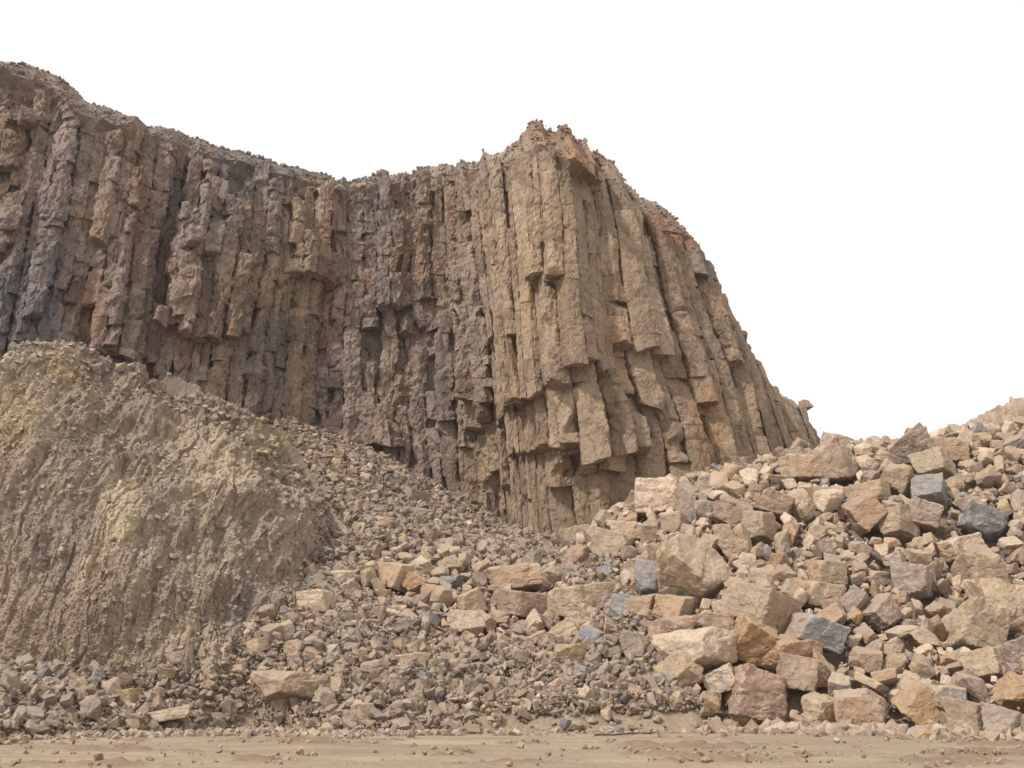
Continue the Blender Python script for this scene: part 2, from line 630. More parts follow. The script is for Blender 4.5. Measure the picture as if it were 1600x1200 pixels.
N *= np.where(N[:, 1:2] > 0, -1, 1)
Q = P0 * np.array([1, 0.35, 0.24])
wob = np.stack([fbm(P0 * 0.25, 3, 31), fbm(P0 * 0.25, 3, 37), np.zeros(len(P0))], 1) * 0.6
Q = Q + wob
rid = 1 - np.abs(fbm(Q * 0.38, 4, 41)) * 3.0
rid2 = 1 - np.abs(fbm(Q * 1.15, 4, 43)) * 3.0
cv, ce = cells(Q * np.array([1, 1, 1.4]) * 1.2, 3)
cv2, ce2 = cells((P0 + wob * 0.3) * np.array([1, 0.6, 0.4]) * 3.0, 4)
Q3 = (P0 + wob * 0.2) * np.array([2.4, 0.8, 0.34])
cv3, ce3 = cells(Q3, 14)
disp = (rid * 0.24 + rid2 * 0.10 + fbm(Q * 2.4, 4, 49) * 0.26 + (cv - 0.5) * 0.16 + (cv2 - 0.5) * 0.10 + (cv3 - 0.5) * 0.26
        + fbm(P0 * 3.0, 5, 47, gain=0.75) * 0.20 + fbm(P0 * 0.22, 3, 48) * 1.5 - 0.15)
edge = np.ones((NU, NV))
edge *= (0.8 + 0.2 * smooth(0, 0.08, 1 - np.abs(v - 0.99)))[None]
bankP = P0 + N * (disp * edge.ravel())[:, None]
# geology colours
bx, by, _ = topx(P0)
col = np.tile(np.array([0.37, 0.297, 0.228]), (len(P0), 1))
nz = fbm(Q * 0.5, 4, 51)
nz2 = fbm(Q * 0.9, 4, 53)


def blend(col, c, w):
    w = np.clip(w, 0, 1)[:, None]
    return col * (1 - w) + np.array(c) * w


def patch(col, px, py, cx, cy, rx, ry, c, s, nn):
    d = ((px - cx) / rx) ** 2 + ((py - cy) / ry) ** 2
    return blend(col, c, s * smooth(1.25, 0.55, np.sqrt(d) + nn * 0.8))


col = blend(col, (0.31, 0.255, 0.215), smooth(0.0, 0.5, nz) * 0.8)
col = blend(col, (0.43, 0.347, 0.255), smooth(0.05, 0.45, -nz) * 0.7)
fine = fbm(P0 * np.array([1.4, 0.5, 0.35]), 5, 55, gain=0.6)
col = blend(col, (0.47, 0.39, 0.295), smooth(0.12, 0.4, fine) * 0.55)
col = blend(col, (0.25, 0.205, 0.18), smooth(0.1, 0.4, -fine) * 0.6)
nz2 = nz2 + fine * 0.9
col = patch(col, bx, by, 100, 1010, 220, 90, (0.36, 0.28, 0.205), 0.7, nz2)
vcol = np.tile(v, NU)
col = blend(col, (0.27, 0.215, 0.175), 0.75 * smooth(0.80, 0.97, vcol + fine * 0.25) * smooth(40, 160, bx))
col = patch(col, bx, by, 190, 810, 38, 55, (0.53, 0.45, 0.32), 0.9, nz2)
col = patch(col, bx, by, 10, 640, 60, 60, (0.46, 0.37, 0.235), 0.8, nz2)
col = patch(col, bx, by, 95, 575, 45, 35, (0.41, 0.325, 0.20), 0.8, nz2)
col = patch(col, bx, by, 480, 800, 70, 140, (0.345, 0.285, 0.215), 0.6, nz2)
col = patch(col, bx, by, 410, 680, 60, 30, (0.40, 0.33, 0.2), 0.7, nz2)
col = patch(col, bx, by, 350, 790, 70, 130, (0.40, 0.335, 0.25), 0.5, nz2)
for cx, cy, rx, ry in ((264, 1020, 12, 22), (300, 1025, 6, 30), (275, 985, 14, 14)):
    col = patch(col, bx, by, cx, cy, rx, ry, (0.52, 0.46, 0.34), 0.8, nz2)
bank_me = mesh_from("earth_bank", bankP, [grid_faces(NU, NV)[:, ::-1]], M_bank, {"rock_tint": col * np.array([0.93, 0.895, 0.885])})
link("earth_bank", bank_me, "steep weathered yellow-grey bank with vertical gullies in front of the cliff", None, kind="structure")

# bank as an occluder for scattering stones: front depth of the bank in photo pixels
BXS = bankP.reshape(NU, NV, 3)[::4, ::4].reshape(-1, 3)
bpx, bpy_, _ = topx(BXS)
BMAP = np.full((175, 125), 999.0)
ii = np.clip(((bpx + 200) / 10).astype(int), 0, 174); jj = np.clip((bpy_ / 10).astype(int), 0, 124)
np.minimum.at(BMAP, (ii, jj), BXS[:, 1])


def behind_bank(P):
    px, py, _ = topx(P)
    i = np.clip(((px + 200) / 10).astype(int), 0, 174); j = np.clip((py / 10).astype(int), 0, 124)
    return P[..., 1] > BMAP[i, j] + 0.4


# ------------------------------------------------------------------ ground sheet and talus sheet
xs = np.concatenate([[-300, -120, -70], np.arange(-46, 46.01, 0.14), [70, 120, 300]])
ys = np.concatenate([[-100, -20, 0, 10], np.arange(16, 46.01, 0.07), [60, 100, 300]])
GXX, GYY = np.meshgrid(xs, ys, indexing='ij')
gp = np.stack([GXX.ravel(), GYY.ravel(), np.zeros(GXX.size)], 1)
wy = gp[:, 1] + fbm(gp * np.array([0.08, 0.0, 0]), 2, 61) * 1.2
rut = fbm(np.stack([gp[:, 0] * 0.12, wy * 1.6, gp[:, 2]], 1), 4, 63) * 0.16
turned = np.zeros(len(gp))
cl, _ = cells(np.stack([gp[:, 0] * 3.6 + fbm(gp * 2, 2, 66), gp[:, 1] * 2.6, gp[:, 2]], 1), 8)
for y0, w in ((24.0, 0.5), (26.2, 0.4), (28.6, 0.5), (31.6, 0.45), (34.8, 0.6)):
    e = (wy - y0) / w
    lump = smooth(-0.15, 0.35, fbm(gp * np.array([.35, .1, 0]) + y0, 3, 65)) * np.exp(-(np.abs(e) - 1.3) ** 2 * 2.0)
    rut += -0.08 * np.exp(-e ** 2) + (0.02 + 0.17 * cl) * lump
    turned = np.maximum(turned, lump * (0.4 + 0.6 * cl))
rut += fbm(gp * 3.0, 3, 67) * 0.035
near = smooth(-60, -46, gp[:, 0]) * smooth(60, 46, gp[:, 0]) * smooth(10, 16, gp[:, 1]) * smooth(60, 46, gp[:, 1])
gp[:, 2] = rut * near
dark_streak = np.zeros(len(gp))
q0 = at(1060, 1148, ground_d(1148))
dark_streak = np.maximum(dark_streak, 0.85 * smooth(1.2, 0.7, np.sqrt(((gp[:, 0] - q0[0]) / 1.6) ** 2 + ((gp[:, 1] - q0[1] - (gp[:, 0] - q0[0]) * .25) / 0.45) ** 2) + fbm(gp * 1.5, 3, 69) * 0.4))
ground_me = mesh_from("ground", gp, [grid_faces(len(xs), len(ys))], M_ground, {"dark_streak": dark_streak, "turned": turned}, True)
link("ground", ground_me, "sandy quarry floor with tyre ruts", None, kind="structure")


# ------------------------------------------------------------------ rock archetypes


def ico(sub):
    bm = bmesh.new()
    bmesh.ops.create_icosphere(bm, subdivisions=sub, radius=1.0)
    V = np.array([v.co[:] for v in bm.verts])
    F = np.array([[v.index for v in f.verts] for f in bm.faces])
    bm.free()
    return V, F


ICO = {s: ico(s) for s in (1, 2, 3, 4, 5)}


def rock_shape(sub, seed, blocky=0.5):
    g = np.random.default_rng(seed)
    D, F = ICO[sub]
    # a blasted block: three pairs of joint planes, a few broken corners
    axes = np.linalg.qr(np.eye(3) + g.normal(0, 0.22, (3, 3)))[0]
    ns, ds = [], []
    for k in range(3):
        for s in (-1, 1):
            n = axes[:, k] * s + g.normal(0, 0.16, 3)
            ns.append(n / np.linalg.norm(n)); ds.append(g.uniform(0.5, 0.85))
    for k in range(int(g.integers(3, 8))):
        n = g.normal(0, 1, 3)
        ns.append(n / np.linalg.norm(n)); ds.append(g.uniform(0.70, 0.98))
    ns = np.array(ns); ds = np.array(ds)
    q = D @ ns.T
    rr = np.where(q > 0.05, ds[None] / np.maximum(q, 0.05), 9)
    fid = np.argmin(rr, 1)
    k = 55.0
    r = -np.log(np.sum(np.exp(-k * np.minimum(rr, 3)), 1)) / k
    V = D * r[:, None]
    if sub >= 3:
        n_ = fbm(V * 1.7 + seed, 4, 81 + seed % 50, gain=0.55)
        cv, ce = cells(V * 2.6 + seed * 0.37, 9)
        cv_b, ce_b = cells(V * np.array([1.2, 1.2, 4.5]) + seed * 0.21, 10)
        V = V * (1 + n_ * 0.09 + (cv - 0.5) * 0.07 + (cv_b - 0.5) * 0.05)[:, None]
    else:
        V = V * (1 + g.normal(0, 0.05, len(V)))[:, None]
    V -= (V.max(0) + V.min(0)) / 2
    V /= (V.max(0) - V.min(0)).max() / 2
    fr = g.random(len(ns))
    return V, F, fr[fid]


def tri_up(F):
    return F


ARCH = {5: [], 3: [], 2: [], 1: []}
for i in range(26):
    ARCH[5].append(rock_shape(5 if i < 26 else 4, 100 + i))
for i in range(16):
    ARCH[3].append(rock_shape(3, 300 + i))
def shard(seed, npt):
    """angular broken stone: hull of a jittered block with knocked-off corners"""
    g = np.random.default_rng(seed)
    P = np.array([[a, b, c] for a in (-1, 1) for b in (-1, 1) for c in (-1, 1)], float) * g.uniform(0.55, 1.0, (8, 1)) + g.normal(0, 0.22, (8, 3))
    P = np.concatenate([P, g.normal(0, 0.75, (npt, 3))])
    bm = bmesh.new()
    for p in P:
        bm.verts.new(p)
    r_ = bmesh.ops.convex_hull(bm, input=bm.verts[:])
    bmesh.ops.delete(bm, geom=[v for v in bm.verts if not v.link_faces], context='VERTS')
    bmesh.ops.recalc_face_normals(bm, faces=bm.faces[:])
    bm.verts.index_update()
    V = np.array([v.co[:] for v in bm.verts]); F = np.array([[v.index for v in f.verts] for f in bm.faces])
    bm.free()
    V -= (V.max(0) + V.min(0)) / 2
    V /= (V.max(0) - V.min(0)).max() / 2
    return V, F, g.random(len(V))


for i in range(24):
    ARCH[2].append(shard(500 + i, 6))
for i in range(18):
    ARCH[1].append(shard(700 + i, 1))
big_meshes = []
for i, (V, F, fa) in enumerate(ARCH[5]):
    big_meshes.append(mesh_from("boulder", V, [F], M_boulder, {"facet": fa}))

TINT = {"tan": (0.425, 0.327, 0.233), "cream": (0.56, 0.445, 0.335), "orange-brown": (0.37, 0.245, 0.145), "reddish-brown": (0.31, 0.225, 0.17),
        "brown": (0.335, 0.242, 0.178), "grey-brown": (0.32, 0.255, 0.21), "blue-grey": (0.27, 0.27, 0.27), "ochre": (0.38, 0.285, 0.165)}


def rand_rot(g, n, tilt=1.0):
    q = g.normal(0, 1, (n, 4))
    if tilt < 1:
        q[:, 1:3] *= tilt
        q[:, 0] *= 1.0
    q /= np.linalg.norm(q, axis=1)[:, None]
    w, x, y, z = q.T
    return np.stack([1 - 2 * (y * y + z * z), 2 * (x * y - z * w), 2 * (x * z + y * w), 2 * (x * y + z * w), 1 - 2 * (x * x + z * z), 2 * (y * z - x * w),
                     2 * (x * z - y * w), 2 * (y * z + x * w), 1 - 2 * (x * x + y * y)], 1).reshape(n, 3, 3)


# ------------------------------------------------------------------ piling: rocks dropped one by one on a height grid
HH = TT.copy()
px_, py_, _ = topx(np.stack([XX, YY, TT], 2))
# how coarse the debris is at each place (0 fine scree .. 1 boulder pile)
coarse = smooth(0, 1, np.clip((px_ - (905 + (py_ - 850) * 0.62)) / 110.0, 0, 1))
coarse = np.where(py_ < 860, smooth(850, 940, px_), coarse)
coarse = np.maximum(coarse, 0.5 * smooth(1.2, 0.5, np.sqrt(((px_ - 740) / 210) ** 2 + ((py_ - 935 - (px_ - 740) * 0.15) / 85) ** 2)))
SINKG = coarse * 1.0 + 0.1
HH -= SINKG
st = 2
tv = np.stack([XX[::st, ::st], YY[::st, ::st], (TT - SINKG + 0.1)[::st, ::st]], 2)
tvs = tv.shape
tv = tv.reshape(-1, 3)
tv[:, 2] += fbm(tv * 1.2, 4, 71) * 0.22 - 0.12
scree_me = mesh_from("scree_slope", tv, [grid_faces(tvs[0], tvs[1])], M_soil)
link("scree_slope", scree_me, "brown earth slope under the loose rock", None, kind="structure")



def splat(G, P, sc):
    """update height grid with rotated rock points P around centre"""
    i = np.round((P[:, 0] - GX0) / GS).astype(int); j = np.round((P[:, 1] - GY0) / GS).astype(int)
    ok = (i >= 0) & (j >= 0) & (i < G.shape[0]) & (j < G.shape[1])
    np.maximum.at(G, (i[ok], j[ok]), P[ok, 2])


placed = []      # dict per rock: kind-mesh index, centre, rotation, scale, tint name


def drop(x, y, V, q=0.82):
    """V rotated and scaled rock points; returns z where it comes to rest"""
    i = np.round((V[:, 0] + x - GX0) / GS).astype(int); j = np.round((V[:, 1] + y - GY0) / GS).astype(int)
    ok = (i >= 0) & (j >= 0) & (i < HH.shape[0]) & (j < HH.shape[1]) & (V[:, 2] < 0)
    if not ok.any():
        return None
    key = i[ok] * HH.shape[1] + j[ok]
    zz = V[ok, 2]
    o = np.lexsort((zz, key))
    key, zz = key[o], zz[o]
    first = np.concatenate([[True], key[1:] != key[:-1]])
    hb = HH.ravel()[key[first]] - zz[first]
    return float(np.quantile(hb, q))


HERO = [
    (1078, 900, 112, 118, "tan", 30, "largest boulder of the pile, tan with a round greenish spot on its grey end"),
    (1021, 908, 60, 66, "blue-grey", 0, "square blue-grey block touching the left side of the largest boulder"),
    (1190, 950, 118, 74, "tan", -22, "long tan slab leaning down to the right below the largest boulder"),
    (1180, 998, 74, 76, "orange-brown", 10, "faceted orange-brown boulder tucked under the long leaning tan slab"),
    (1092, 1018, 122, 66, "cream", 5, "wide pale block with a flat top, above the loose gravel"),
    (1062, 1052, 66, 62, "tan", 20, "tan faceted boulder resting against the front of the wide pale block"),
    (1182, 1084, 90, 82, "brown", 0, "big square-cut block with brown vertical face at the pile foot"),
    (1128, 1060, 64, 46, "cream", 4, "cream block jutting out left of the big square-cut block"),
    (1230, 1022, 84, 58, "orange-brown", -12, "rusty orange-brown boulder behind the big square-cut block"),
    (1275, 988, 88, 58, "blue-grey", -20, "smooth blue-grey slab with pale streaks beside the rusty boulder"),
    (1350, 1112, 80, 60, "tan", 0, "broad rounded tan boulder on the ground at the middle of the pile foot"),
    (1438, 1104, 60, 66, "orange-brown", 35, "triangular orange-tan boulder at the pile foot right of the broad rounded one"),
    (1516, 1122, 64, 54, "tan", 0, "flat-topped tan boulder on the dirt near the right end of the pile foot"),
    (1566, 1130, 58, 50, "grey-brown", 0, "grey-brown boulder on the dirt right of the flat-topped tan boulder"),
    (1281, 1108, 56, 46, "tan", 0, "rounded greyish tan boulder on the ground left of the broad rounded one"),
    (1147, 852, 56, 56, "tan", 0, "smooth roundish tan boulder high above the long leaning slab"),
    (1532, 893, 58, 82, "tan", 5, "tall upright tan boulder in the right half of the pile"),
    (1576, 952, 74, 92, "tan", 20, "large tan boulder cut by the right edge of the photo, below the tall upright one"),
    (1530, 990, 88, 82, "tan", -25, "big slanted tan boulder with orange stains at right"),
    (1430, 908, 62, 56, "grey-brown", 0, "grey-tan boulder with a deep dark hollow at its right side"),
    (1280, 930, 62, 42, "tan", -5, "flat tan boulder in the middle of the pile above the blue-grey streaked slab"),
    (1350, 802, 56, 62, "brown", 15, "upright brown faceted boulder in the upper middle of the pile"),
    (1453, 768, 54, 50, "blue-grey", -20, "blue-grey boulder near the crest in the upper right"),
    (1538, 815, 84, 56, "blue-grey", -15, "widest blue-grey boulder, dark, in the upper right of the pile"),
    (1292, 782, 46, 38, "cream", 0, "small square pale block on the upper slope"),
    (1250, 790, 46, 56, "tan", 30, "egg-shaped tan boulder left of the small square pale block"),
    (1210, 790, 64, 46, "reddish-brown", -30, "reddish-brown slab sloping right on the upper slope"),
    (1146, 802, 62, 52, "reddish-brown", 40, "reddish-brown boulder tilted up to the right over the roundish tan one"),
    (1186, 826, 52, 60, "tan", 10, "tan boulder between the roundish one and the sloping reddish slab"),
    (1027, 778, 78, 52, "cream", 0, "bright cream boulder on the pile crest against the cliff foot"),
    (1072, 785, 32, 66, "grey-brown", 0, "narrow upright grey block right of the bright cream crest boulder"),
    (1066, 752, 46, 32, "brown", 0, "brown boulder on the crest above the narrow upright block"),
    (1250, 732, 56, 38, "tan", 0, "oblong tan boulder just under the crest"),
    (1300, 727, 72, 50, "tan", 15, "broad tan boulder on the crest left of the gap to the sky"),
    (1403, 750, 54, 52, "brown", -15, "brown boulder under the crest right of the sky gap"),
    (1423, 700, 64, 58, "grey-brown", 30, "large grey-brown boulder standing on the crest right of the sky gap"),
    (1456, 728, 62, 46, "tan", 0, "block-shaped tan boulder right of the large grey-brown crest boulder"),
    (1308, 694, 50, 38, "cream", 0, "pale peaked boulder topping the crest at the cliff end"),
    (1210, 706, 48, 34, "tan", 0, "tan boulder with a blue face on the crest below the cliff flank"),
    (1475, 706, 56, 38, "tan", 0, "tan boulder on the crest against the white sky"),
    (1398, 818, 60, 52, "tan", 0, "tan boulder with a chipped front at mid height right of the upright brown one"),
    (1438, 806, 62, 46, "grey-brown", -25, "grey-brown slab sloping right below the blue-grey crest boulder"),
    (1356, 770, 74, 36, "tan", 10, "long low tan boulder above the upright brown faceted boulder"),
    (1500, 856, 64, 40, "cream", 20, "pale wedge-shaped boulder below the widest blue-grey one"),
    (1287, 860, 30, 38, "grey-brown", 0, "small square grey-brown block in the centre of the pile"),
    (1292, 895, 52, 36, "tan", 0, "tan boulder under the small square grey-brown block"),
    (1376, 960, 52, 52, "grey-brown", 30, "tilted grey-brown boulder in the lower right of the pile"),
    (1537, 1042, 62, 50, "tan", 0, "tan boulder above the flat-topped one at the pile foot"),
    (1350, 1030, 42, 36, "brown", 0, "brown boulder above the broad rounded boulder"),
    (1287, 1044, 32, 54, "tan", 0, "narrow tan boulder standing right of the rusty boulder"),
    (1248, 1050, 54, 52, "brown", 0, "brown boulder wedged between the rusty boulder and the pile foot"),
    (1107, 1098, 46, 36, "orange-brown", 25, "small orange-tan block on gravel left of the big square-cut block"),
    (1168, 1118, 64, 34, "brown", 15, "low brown rock in front of the big square-cut block"),
    (1592, 1026, 52, 60, "grey-brown", 0, "olive grey boulder at the right edge of the photo"),
    (1590, 1082, 54, 52, "orange-brown", 0, "orange-brown boulder at the right edge near the pile foot"),
    (891, 838, 36, 28, "tan", 0, "small rounded tan boulder where the pile meets the cliff foot"),
    (899, 870, 46, 42, "brown", 0, "brown boulder at the upper left end of the boulder pile"),
    (931, 838, 42, 40, "tan", 30, "tan boulder leaning right near the cliff foot"),
    (956, 852, 66, 54, "tan", -10, "broad tan boulder with rusty underside near the cliff foot"),
    (979, 831, 46, 30, "cream", 0, "cream boulder right of the leaning tan one near the cliff foot"),
    (1017, 832, 32, 40, "brown", 0, "brown column-shaped block below the bright cream crest boulder"),
    (1053, 818, 42, 28, "tan", 0, "tan block with red-brown right face below the narrow upright block"),
    (950, 896, 34, 26, "blue-grey", 0, "small blue-grey rock left of the square blue-grey block"),
    (910, 938, 98, 50, "tan", 5, "wide tan boulder with a bright top left of the centre of the pile"),
    (975, 951, 46, 46, "blue-grey", -15, "blue-grey boulder touching the wide tan one with the bright top"),
    (1051, 954, 60, 48, "tan", 0, "square tan boulder directly below the largest boulder"),
    (1005, 946, 48, 36, "reddish-brown", 0, "reddish boulder between two tan ones below the square blue-grey block"),
    (816, 944, 92, 46, "brown", -10, "long striped brown boulder with rusty vertical face on the middle slope"),
    (740, 941, 46, 46, "tan", 0, "pale tan cube-like boulder with dark right face on the middle slope"),
    (730, 974, 56, 38, "cream", -15, "cream slab in front of the pale cube-like boulder"),
    (800, 904, 90, 46, "tan", 10, "broad tan boulder lying above the long striped brown one"),
    (957, 982, 26, 38, "tan", 0, "small upright tan rock below the blue-grey boulder"),
    (926, 995, 42, 30, "blue-grey", -15, "dark slate-blue rock at the lower edge of the boulder pile"),
    (884, 994, 54, 52, "tan", 30, "tan boulder left of the dark slate-blue rock"),
    (880, 1026, 52, 36, "ochre", 0, "ochre-yellow stained boulder at the lower edge of the pile"),
    (914, 1050, 38, 22, "blue-grey", -20, "small blue-grey slab below the ochre-yellow stained boulder"),
    (996, 1012, 50, 46, "grey-brown", 0, "grey boulder left of the wide pale block with a flat top"),
    (1060, 978, 48, 30, "reddish-brown", 0, "pinkish boulder right below the square tan boulder"),
    (1126, 976, 50, 38, "brown", 0, "brown boulder left of the faceted orange-brown boulder"),
    (1026, 990, 30, 36, "brown", 0, "small brown boulder left of the pinkish boulder"),
    (1033, 1064, 30, 22, "blue-grey", 0, "small blue-grey stone left of the tan faceted boulder near the gravel"),
    (492, 942, 54, 36, "cream", 5, "pale grey flat-topped boulder beside the foot of the yellow bank"),
    (529, 902, 42, 26, "cream", 15, "pale flat rock just above the pale grey flat-topped boulder"),
    (571, 894, 32, 22, "reddish-brown", 10, "reddish rock right of the pale flat rock on the scree"),
    (616, 902, 56, 46, "tan", 0, "pinkish tan boulder, largest on the upper scree"),
    (649, 912, 40, 36, "orange-brown", 20, "orange boulder with a dark right side beside the pinkish tan one"),
    (683, 930, 46, 32, "tan", -10, "tan rock right below the orange boulder on the scree"),
    (670, 967, 30, 22, "blue-grey", 0, "small blue-grey rock on the scree below the orange boulder"),
    (630, 979, 44, 32, "grey-brown", 15, "pale grey-brown boulder left of the small blue-grey scree rock"),
    (625, 1012, 34, 26, "ochre", 0, "ochre rock in the middle of the scree"),
    (637, 1034, 58, 26, "tan", 5, "long low tan rock below the ochre one on the scree"),
    (423, 990, 36, 30, "reddish-brown", 0, "rounded reddish rock at the right foot of the yellow bank"),
    (447, 982, 26, 26, "tan", 0, "roundish tan rock right beside the rounded reddish one"),
    (400, 1009, 40, 24, "tan", 15, "tan wedge rock below the rounded reddish one at the bank foot"),
    (463, 1011, 34, 22, "tan", 0, "tan rock with a blue right face below the bank foot"),
    (464, 1030, 28, 20, "grey-brown", 0, "square grey-brown rock above the large flat brown slab"),
    (452, 1074, 114, 44, "brown", -3, "largest flat brown slab lying on the lower scree"),
    (437, 1097, 30, 24, "brown", 0, "rounded brown rock in front of the largest flat slab"),
    (508, 1090, 34, 30, "grey-brown", 0, "grey-brown boulder at the right end of the largest flat slab"),
    (530, 1071, 22, 28, "cream", 25, "pointed cream stone right of the largest flat slab"),
    (563, 1121, 50, 36, "tan", 20, "tan boulder with a dark underside near the dirt floor"),
    (577, 1042, 38, 20, "grey-brown", 0, "low grey-brown rock on the lower scree above the pointed cream stone"),
    (660, 1060, 28, 18, "blue-grey", 0, "small blue-grey stone on the lower scree under the long low tan rock"),
    (658, 804, 40, 24, "grey-brown", 5, "grey-brown boulder high on the scree under the cliff"),
    (646, 775, 56, 28, "grey-brown", -20, "dark slab high on the scree closest to the cliff foot"),
    (596, 822, 42, 22, "brown", 5, "low brown boulder high on the scree left of centre"),
    (176, 1081, 32, 36, "tan", 30, "tan upright rock left of the yellow-faced rock at the foot of the bank"),
    (199, 1091, 44, 30, "ochre", -15, "rock with a yellow-ochre face at the foot of the bank"),
    (251, 1119, 84, 28, "cream", 20, "long light flat slab slanting on the rubble at the lower left"),
    (47, 1122, 44, 32, "grey-brown", 0, "dark grey-brown boulder in the lower left corner rubble"),
    (58, 1058, 20, 28, "brown", 0, "small upright brown rock against the bank foot at far left"),
    (1148, 1134, 22, 13, "brown", 0, "single small brown stone on the dirt in front of the big square-cut block"),
    (959, 1140, 32, 10, "blue-grey", 0, "flat dark stone lying alone on the dirt"),
]
heroes = []
for n, (hx, hy, w, h, tn, rot, lab) in enumerate(HERO):
    g = np.random.default_rng(9000 + n)
    P = hit(hx, hy + h * 0.18, TT)
    dist = float(np.linalg.norm(P - np.array([0, 0, CAMH])))
    mpp = dist / FPX / 1.0
    W, Hh = w * mpp, h * mpp
    Dp = (W * Hh) ** 0.5 * g.uniform(0.85, 1.05)
    best = None
    for k in range(26):
        V, F, fa = ARCH[5][k]
        for yaw in (0, 1.2, 2.4, 3.6, 4.8):
            cy_, sy_ = math.cos(yaw), math.sin(yaw)
            Rz = np.array([[cy_, -sy_, 0], [sy_, cy_, 0], [0, 0, 1]])
            e = V @ Rz.T
            ext = e.max(0) - e.min(0)
            asp = (ext[0] / ext[2]) / (W / Hh)
            score = abs(math.log(asp)) + g.random() * 0.5
            if best is None or score < best[0]:
                best = (score, k, Rz, ext)
    _, k, Rz, ext = best
    S = np.diag([W / ext[0], Dp / ext[1], Hh / ext[2]])
    a = R(rot)
    Ry = np.array([[math.cos(a), 0, math.sin(a)], [0, 1, 0], [-math.sin(a), 0, math.cos(a)]])
    # positive rot tips the right end up
    Ry = Ry.T if False else np.array([[math.cos(a), 0, -math.sin(a)], [0, 1, 0], [math.sin(a), 0, math.cos(a)]])
    e = ARCH[5][k][0] @ (Ry @ S @ Rz).T
    ex2 = e.max(0) - e.min(0)
    fit = np.diag([W / ex2[0], 1, Hh / ex2[2]])
    Mx = fit @ Ry @ S @ Rz * 1.06
    c = at(hx, hy, P[1] - 0.10 * Dp)
    V = ARCH[5][k][0] @ Mx.T + c
    if P[2] < 0.35:
        c[2] += max(0, -V[:, 2].min() - 0.12 * Hh)
        V = ARCH[5][k][0] @ Mx.T + c
    splat(HH, V, 1)
    placed.append(dict(m=k, c=c, M=Mx, t=tn, lab=lab, size=(w * h) ** 0.5, hero=True, px=hx, py=hy, w=w, h=h))

# fill with dropped rocks, coarse to fine
tn_list = list(TINT)
tw_right = np.array([0.47, 0.16, 0.05, 0.05, 0.15, 0.085, 0.02, 0.015])
tw_left = np.array([0.25, 0.07, 0.03, 0.15, 0.25, 0.22, 0.02, 0.01])
mid = []
px_f, py_f = px_.ravel(), py_.ravel()
vis = (TT > -0.1) & (px_ > -60) & (px_ < 1680)
YFg = np.interp(unwarp(XX, TT), YC[:, 0], YC[:, 1]) + 0.07 * (TT - 14)
vis &= YY < YFg + 0.8
Pg = np.stack([XX, YY, TT], 2)
vis &= ~behind_bank(Pg.reshape(-1, 3)).reshape(vis.shape)
# keep only what the crest does not hide completely
crest_limit = np.interp(px_, [800, 900, 1000, 1200, 1300, 1700], [70, 66, 64.5, 65.5, 67, 66])
vis &= (YY < crest_limit) | (px_ < 860)
apn = (fbm(Pn * 0.9, 3, 24) * 14).reshape(px_.shape)
vis &= ~((px_ > 745 + apn * 3) & (px_ < 1140 + apn) & (py_ > 1112 + apn)) | (rng.random(px_.shape) < 0.09)
cand = np.nonzero(vis.ravel())[0]
cw = coarse.ravel()


def fill(n, smin, smax, pw, wfun, tries=5, key=3, thr=0.0):
    made = 0
    p = wfun(cand)
    p = p / p.sum()
    pick = rng.choice(cand, size=(n, tries), p=p)
    for row in range(n):
        c = pick[row]
        dz = (TT.ravel()[c] - HH.ravel()[c])
        b = c[int(np.argmax(dz))]
        if dz.max() < thr:
            continue
        ix, iy = divmod(int(b), TT.shape[1])
        x, y = gx[ix] + rng.uniform(-.06, .06), gy[iy] + rng.uniform(-.06, .06)
        cc = cw[b]
        s = smin * (smax / smin) ** (rng.random() ** pw)
        k = int(rng.integers(0, len(ARCH[key])))
        Vb = ARCH[key][k][0]
        Rm = rand_rot(rng, 1, 0.6)[0]
        Mx = Rm @ np.diag([1, rng.uniform(0.55, 0.95), rng.uniform(0.38, 0.85)]) * (s / 2)
        V = Vb @ Mx.T
        z = drop(x, y, V if key <= 3 else V[::4])
        if z is None:
            continue
        if cc < 0.35: z = min(z, TT.ravel()[b] + 0.12 * s)
        if z > TT.ravel()[b] + 0.30 * s:
            continue
        c_ = np.array([x, y, z])
        splat(HH, V + c_, 1)
        tw = tw_right * cc + tw_left * (1 - cc)
        tn = tn_list[int(rng.choice(8, p=tw / tw.sum()))]
        r = dict(m=k, c=c_, M=Mx, t=tn, s=s, key=key)
        mid.append(r)
        made += 1
    return made


print('fill', fill(2400, 0.95, 1.75, 1.3, lambda c: np.maximum(cw[c] - 0.15, 0) + 1e-6, thr=0.30),
      fill(5200, 0.5, 1.1, 1.2, lambda c: np.maximum(cw[c] - 0.05, 0) + 0.10, thr=0.05),
      fill(9000, 0.28, 0.75, 1.3, lambda c: cw[c] * 0.8 + 0.5, tries=4))

# which of them show largest
fin = HH
for r in mid:
    c = r["c"]
    P = c[None]
    px, py, dep = topx(P)
    r["px"], r["py"] = float(px[0]), float(py[0])
    topz = c[2] + 0.35 * r["s"]
    loc = float(samp(fin, c[0], c[1]))
    r["show"] = loc < topz + 0.25 * r["s"] and -20 < px[0] < 1620 and py[0] < 1190
    r["size"] = r["s"] * FPX / float(dep[0])
mid.sort(key=lambda r: -r["size"] if r["show"] else 0)
NIND = 300 - len(placed) - 2
ind = [r for r in mid if r["show"]][:NIND]
ids = {id(r) for r in ind}
rest = [r for r in mid if id(r) not in ids]

boulder_count = 0


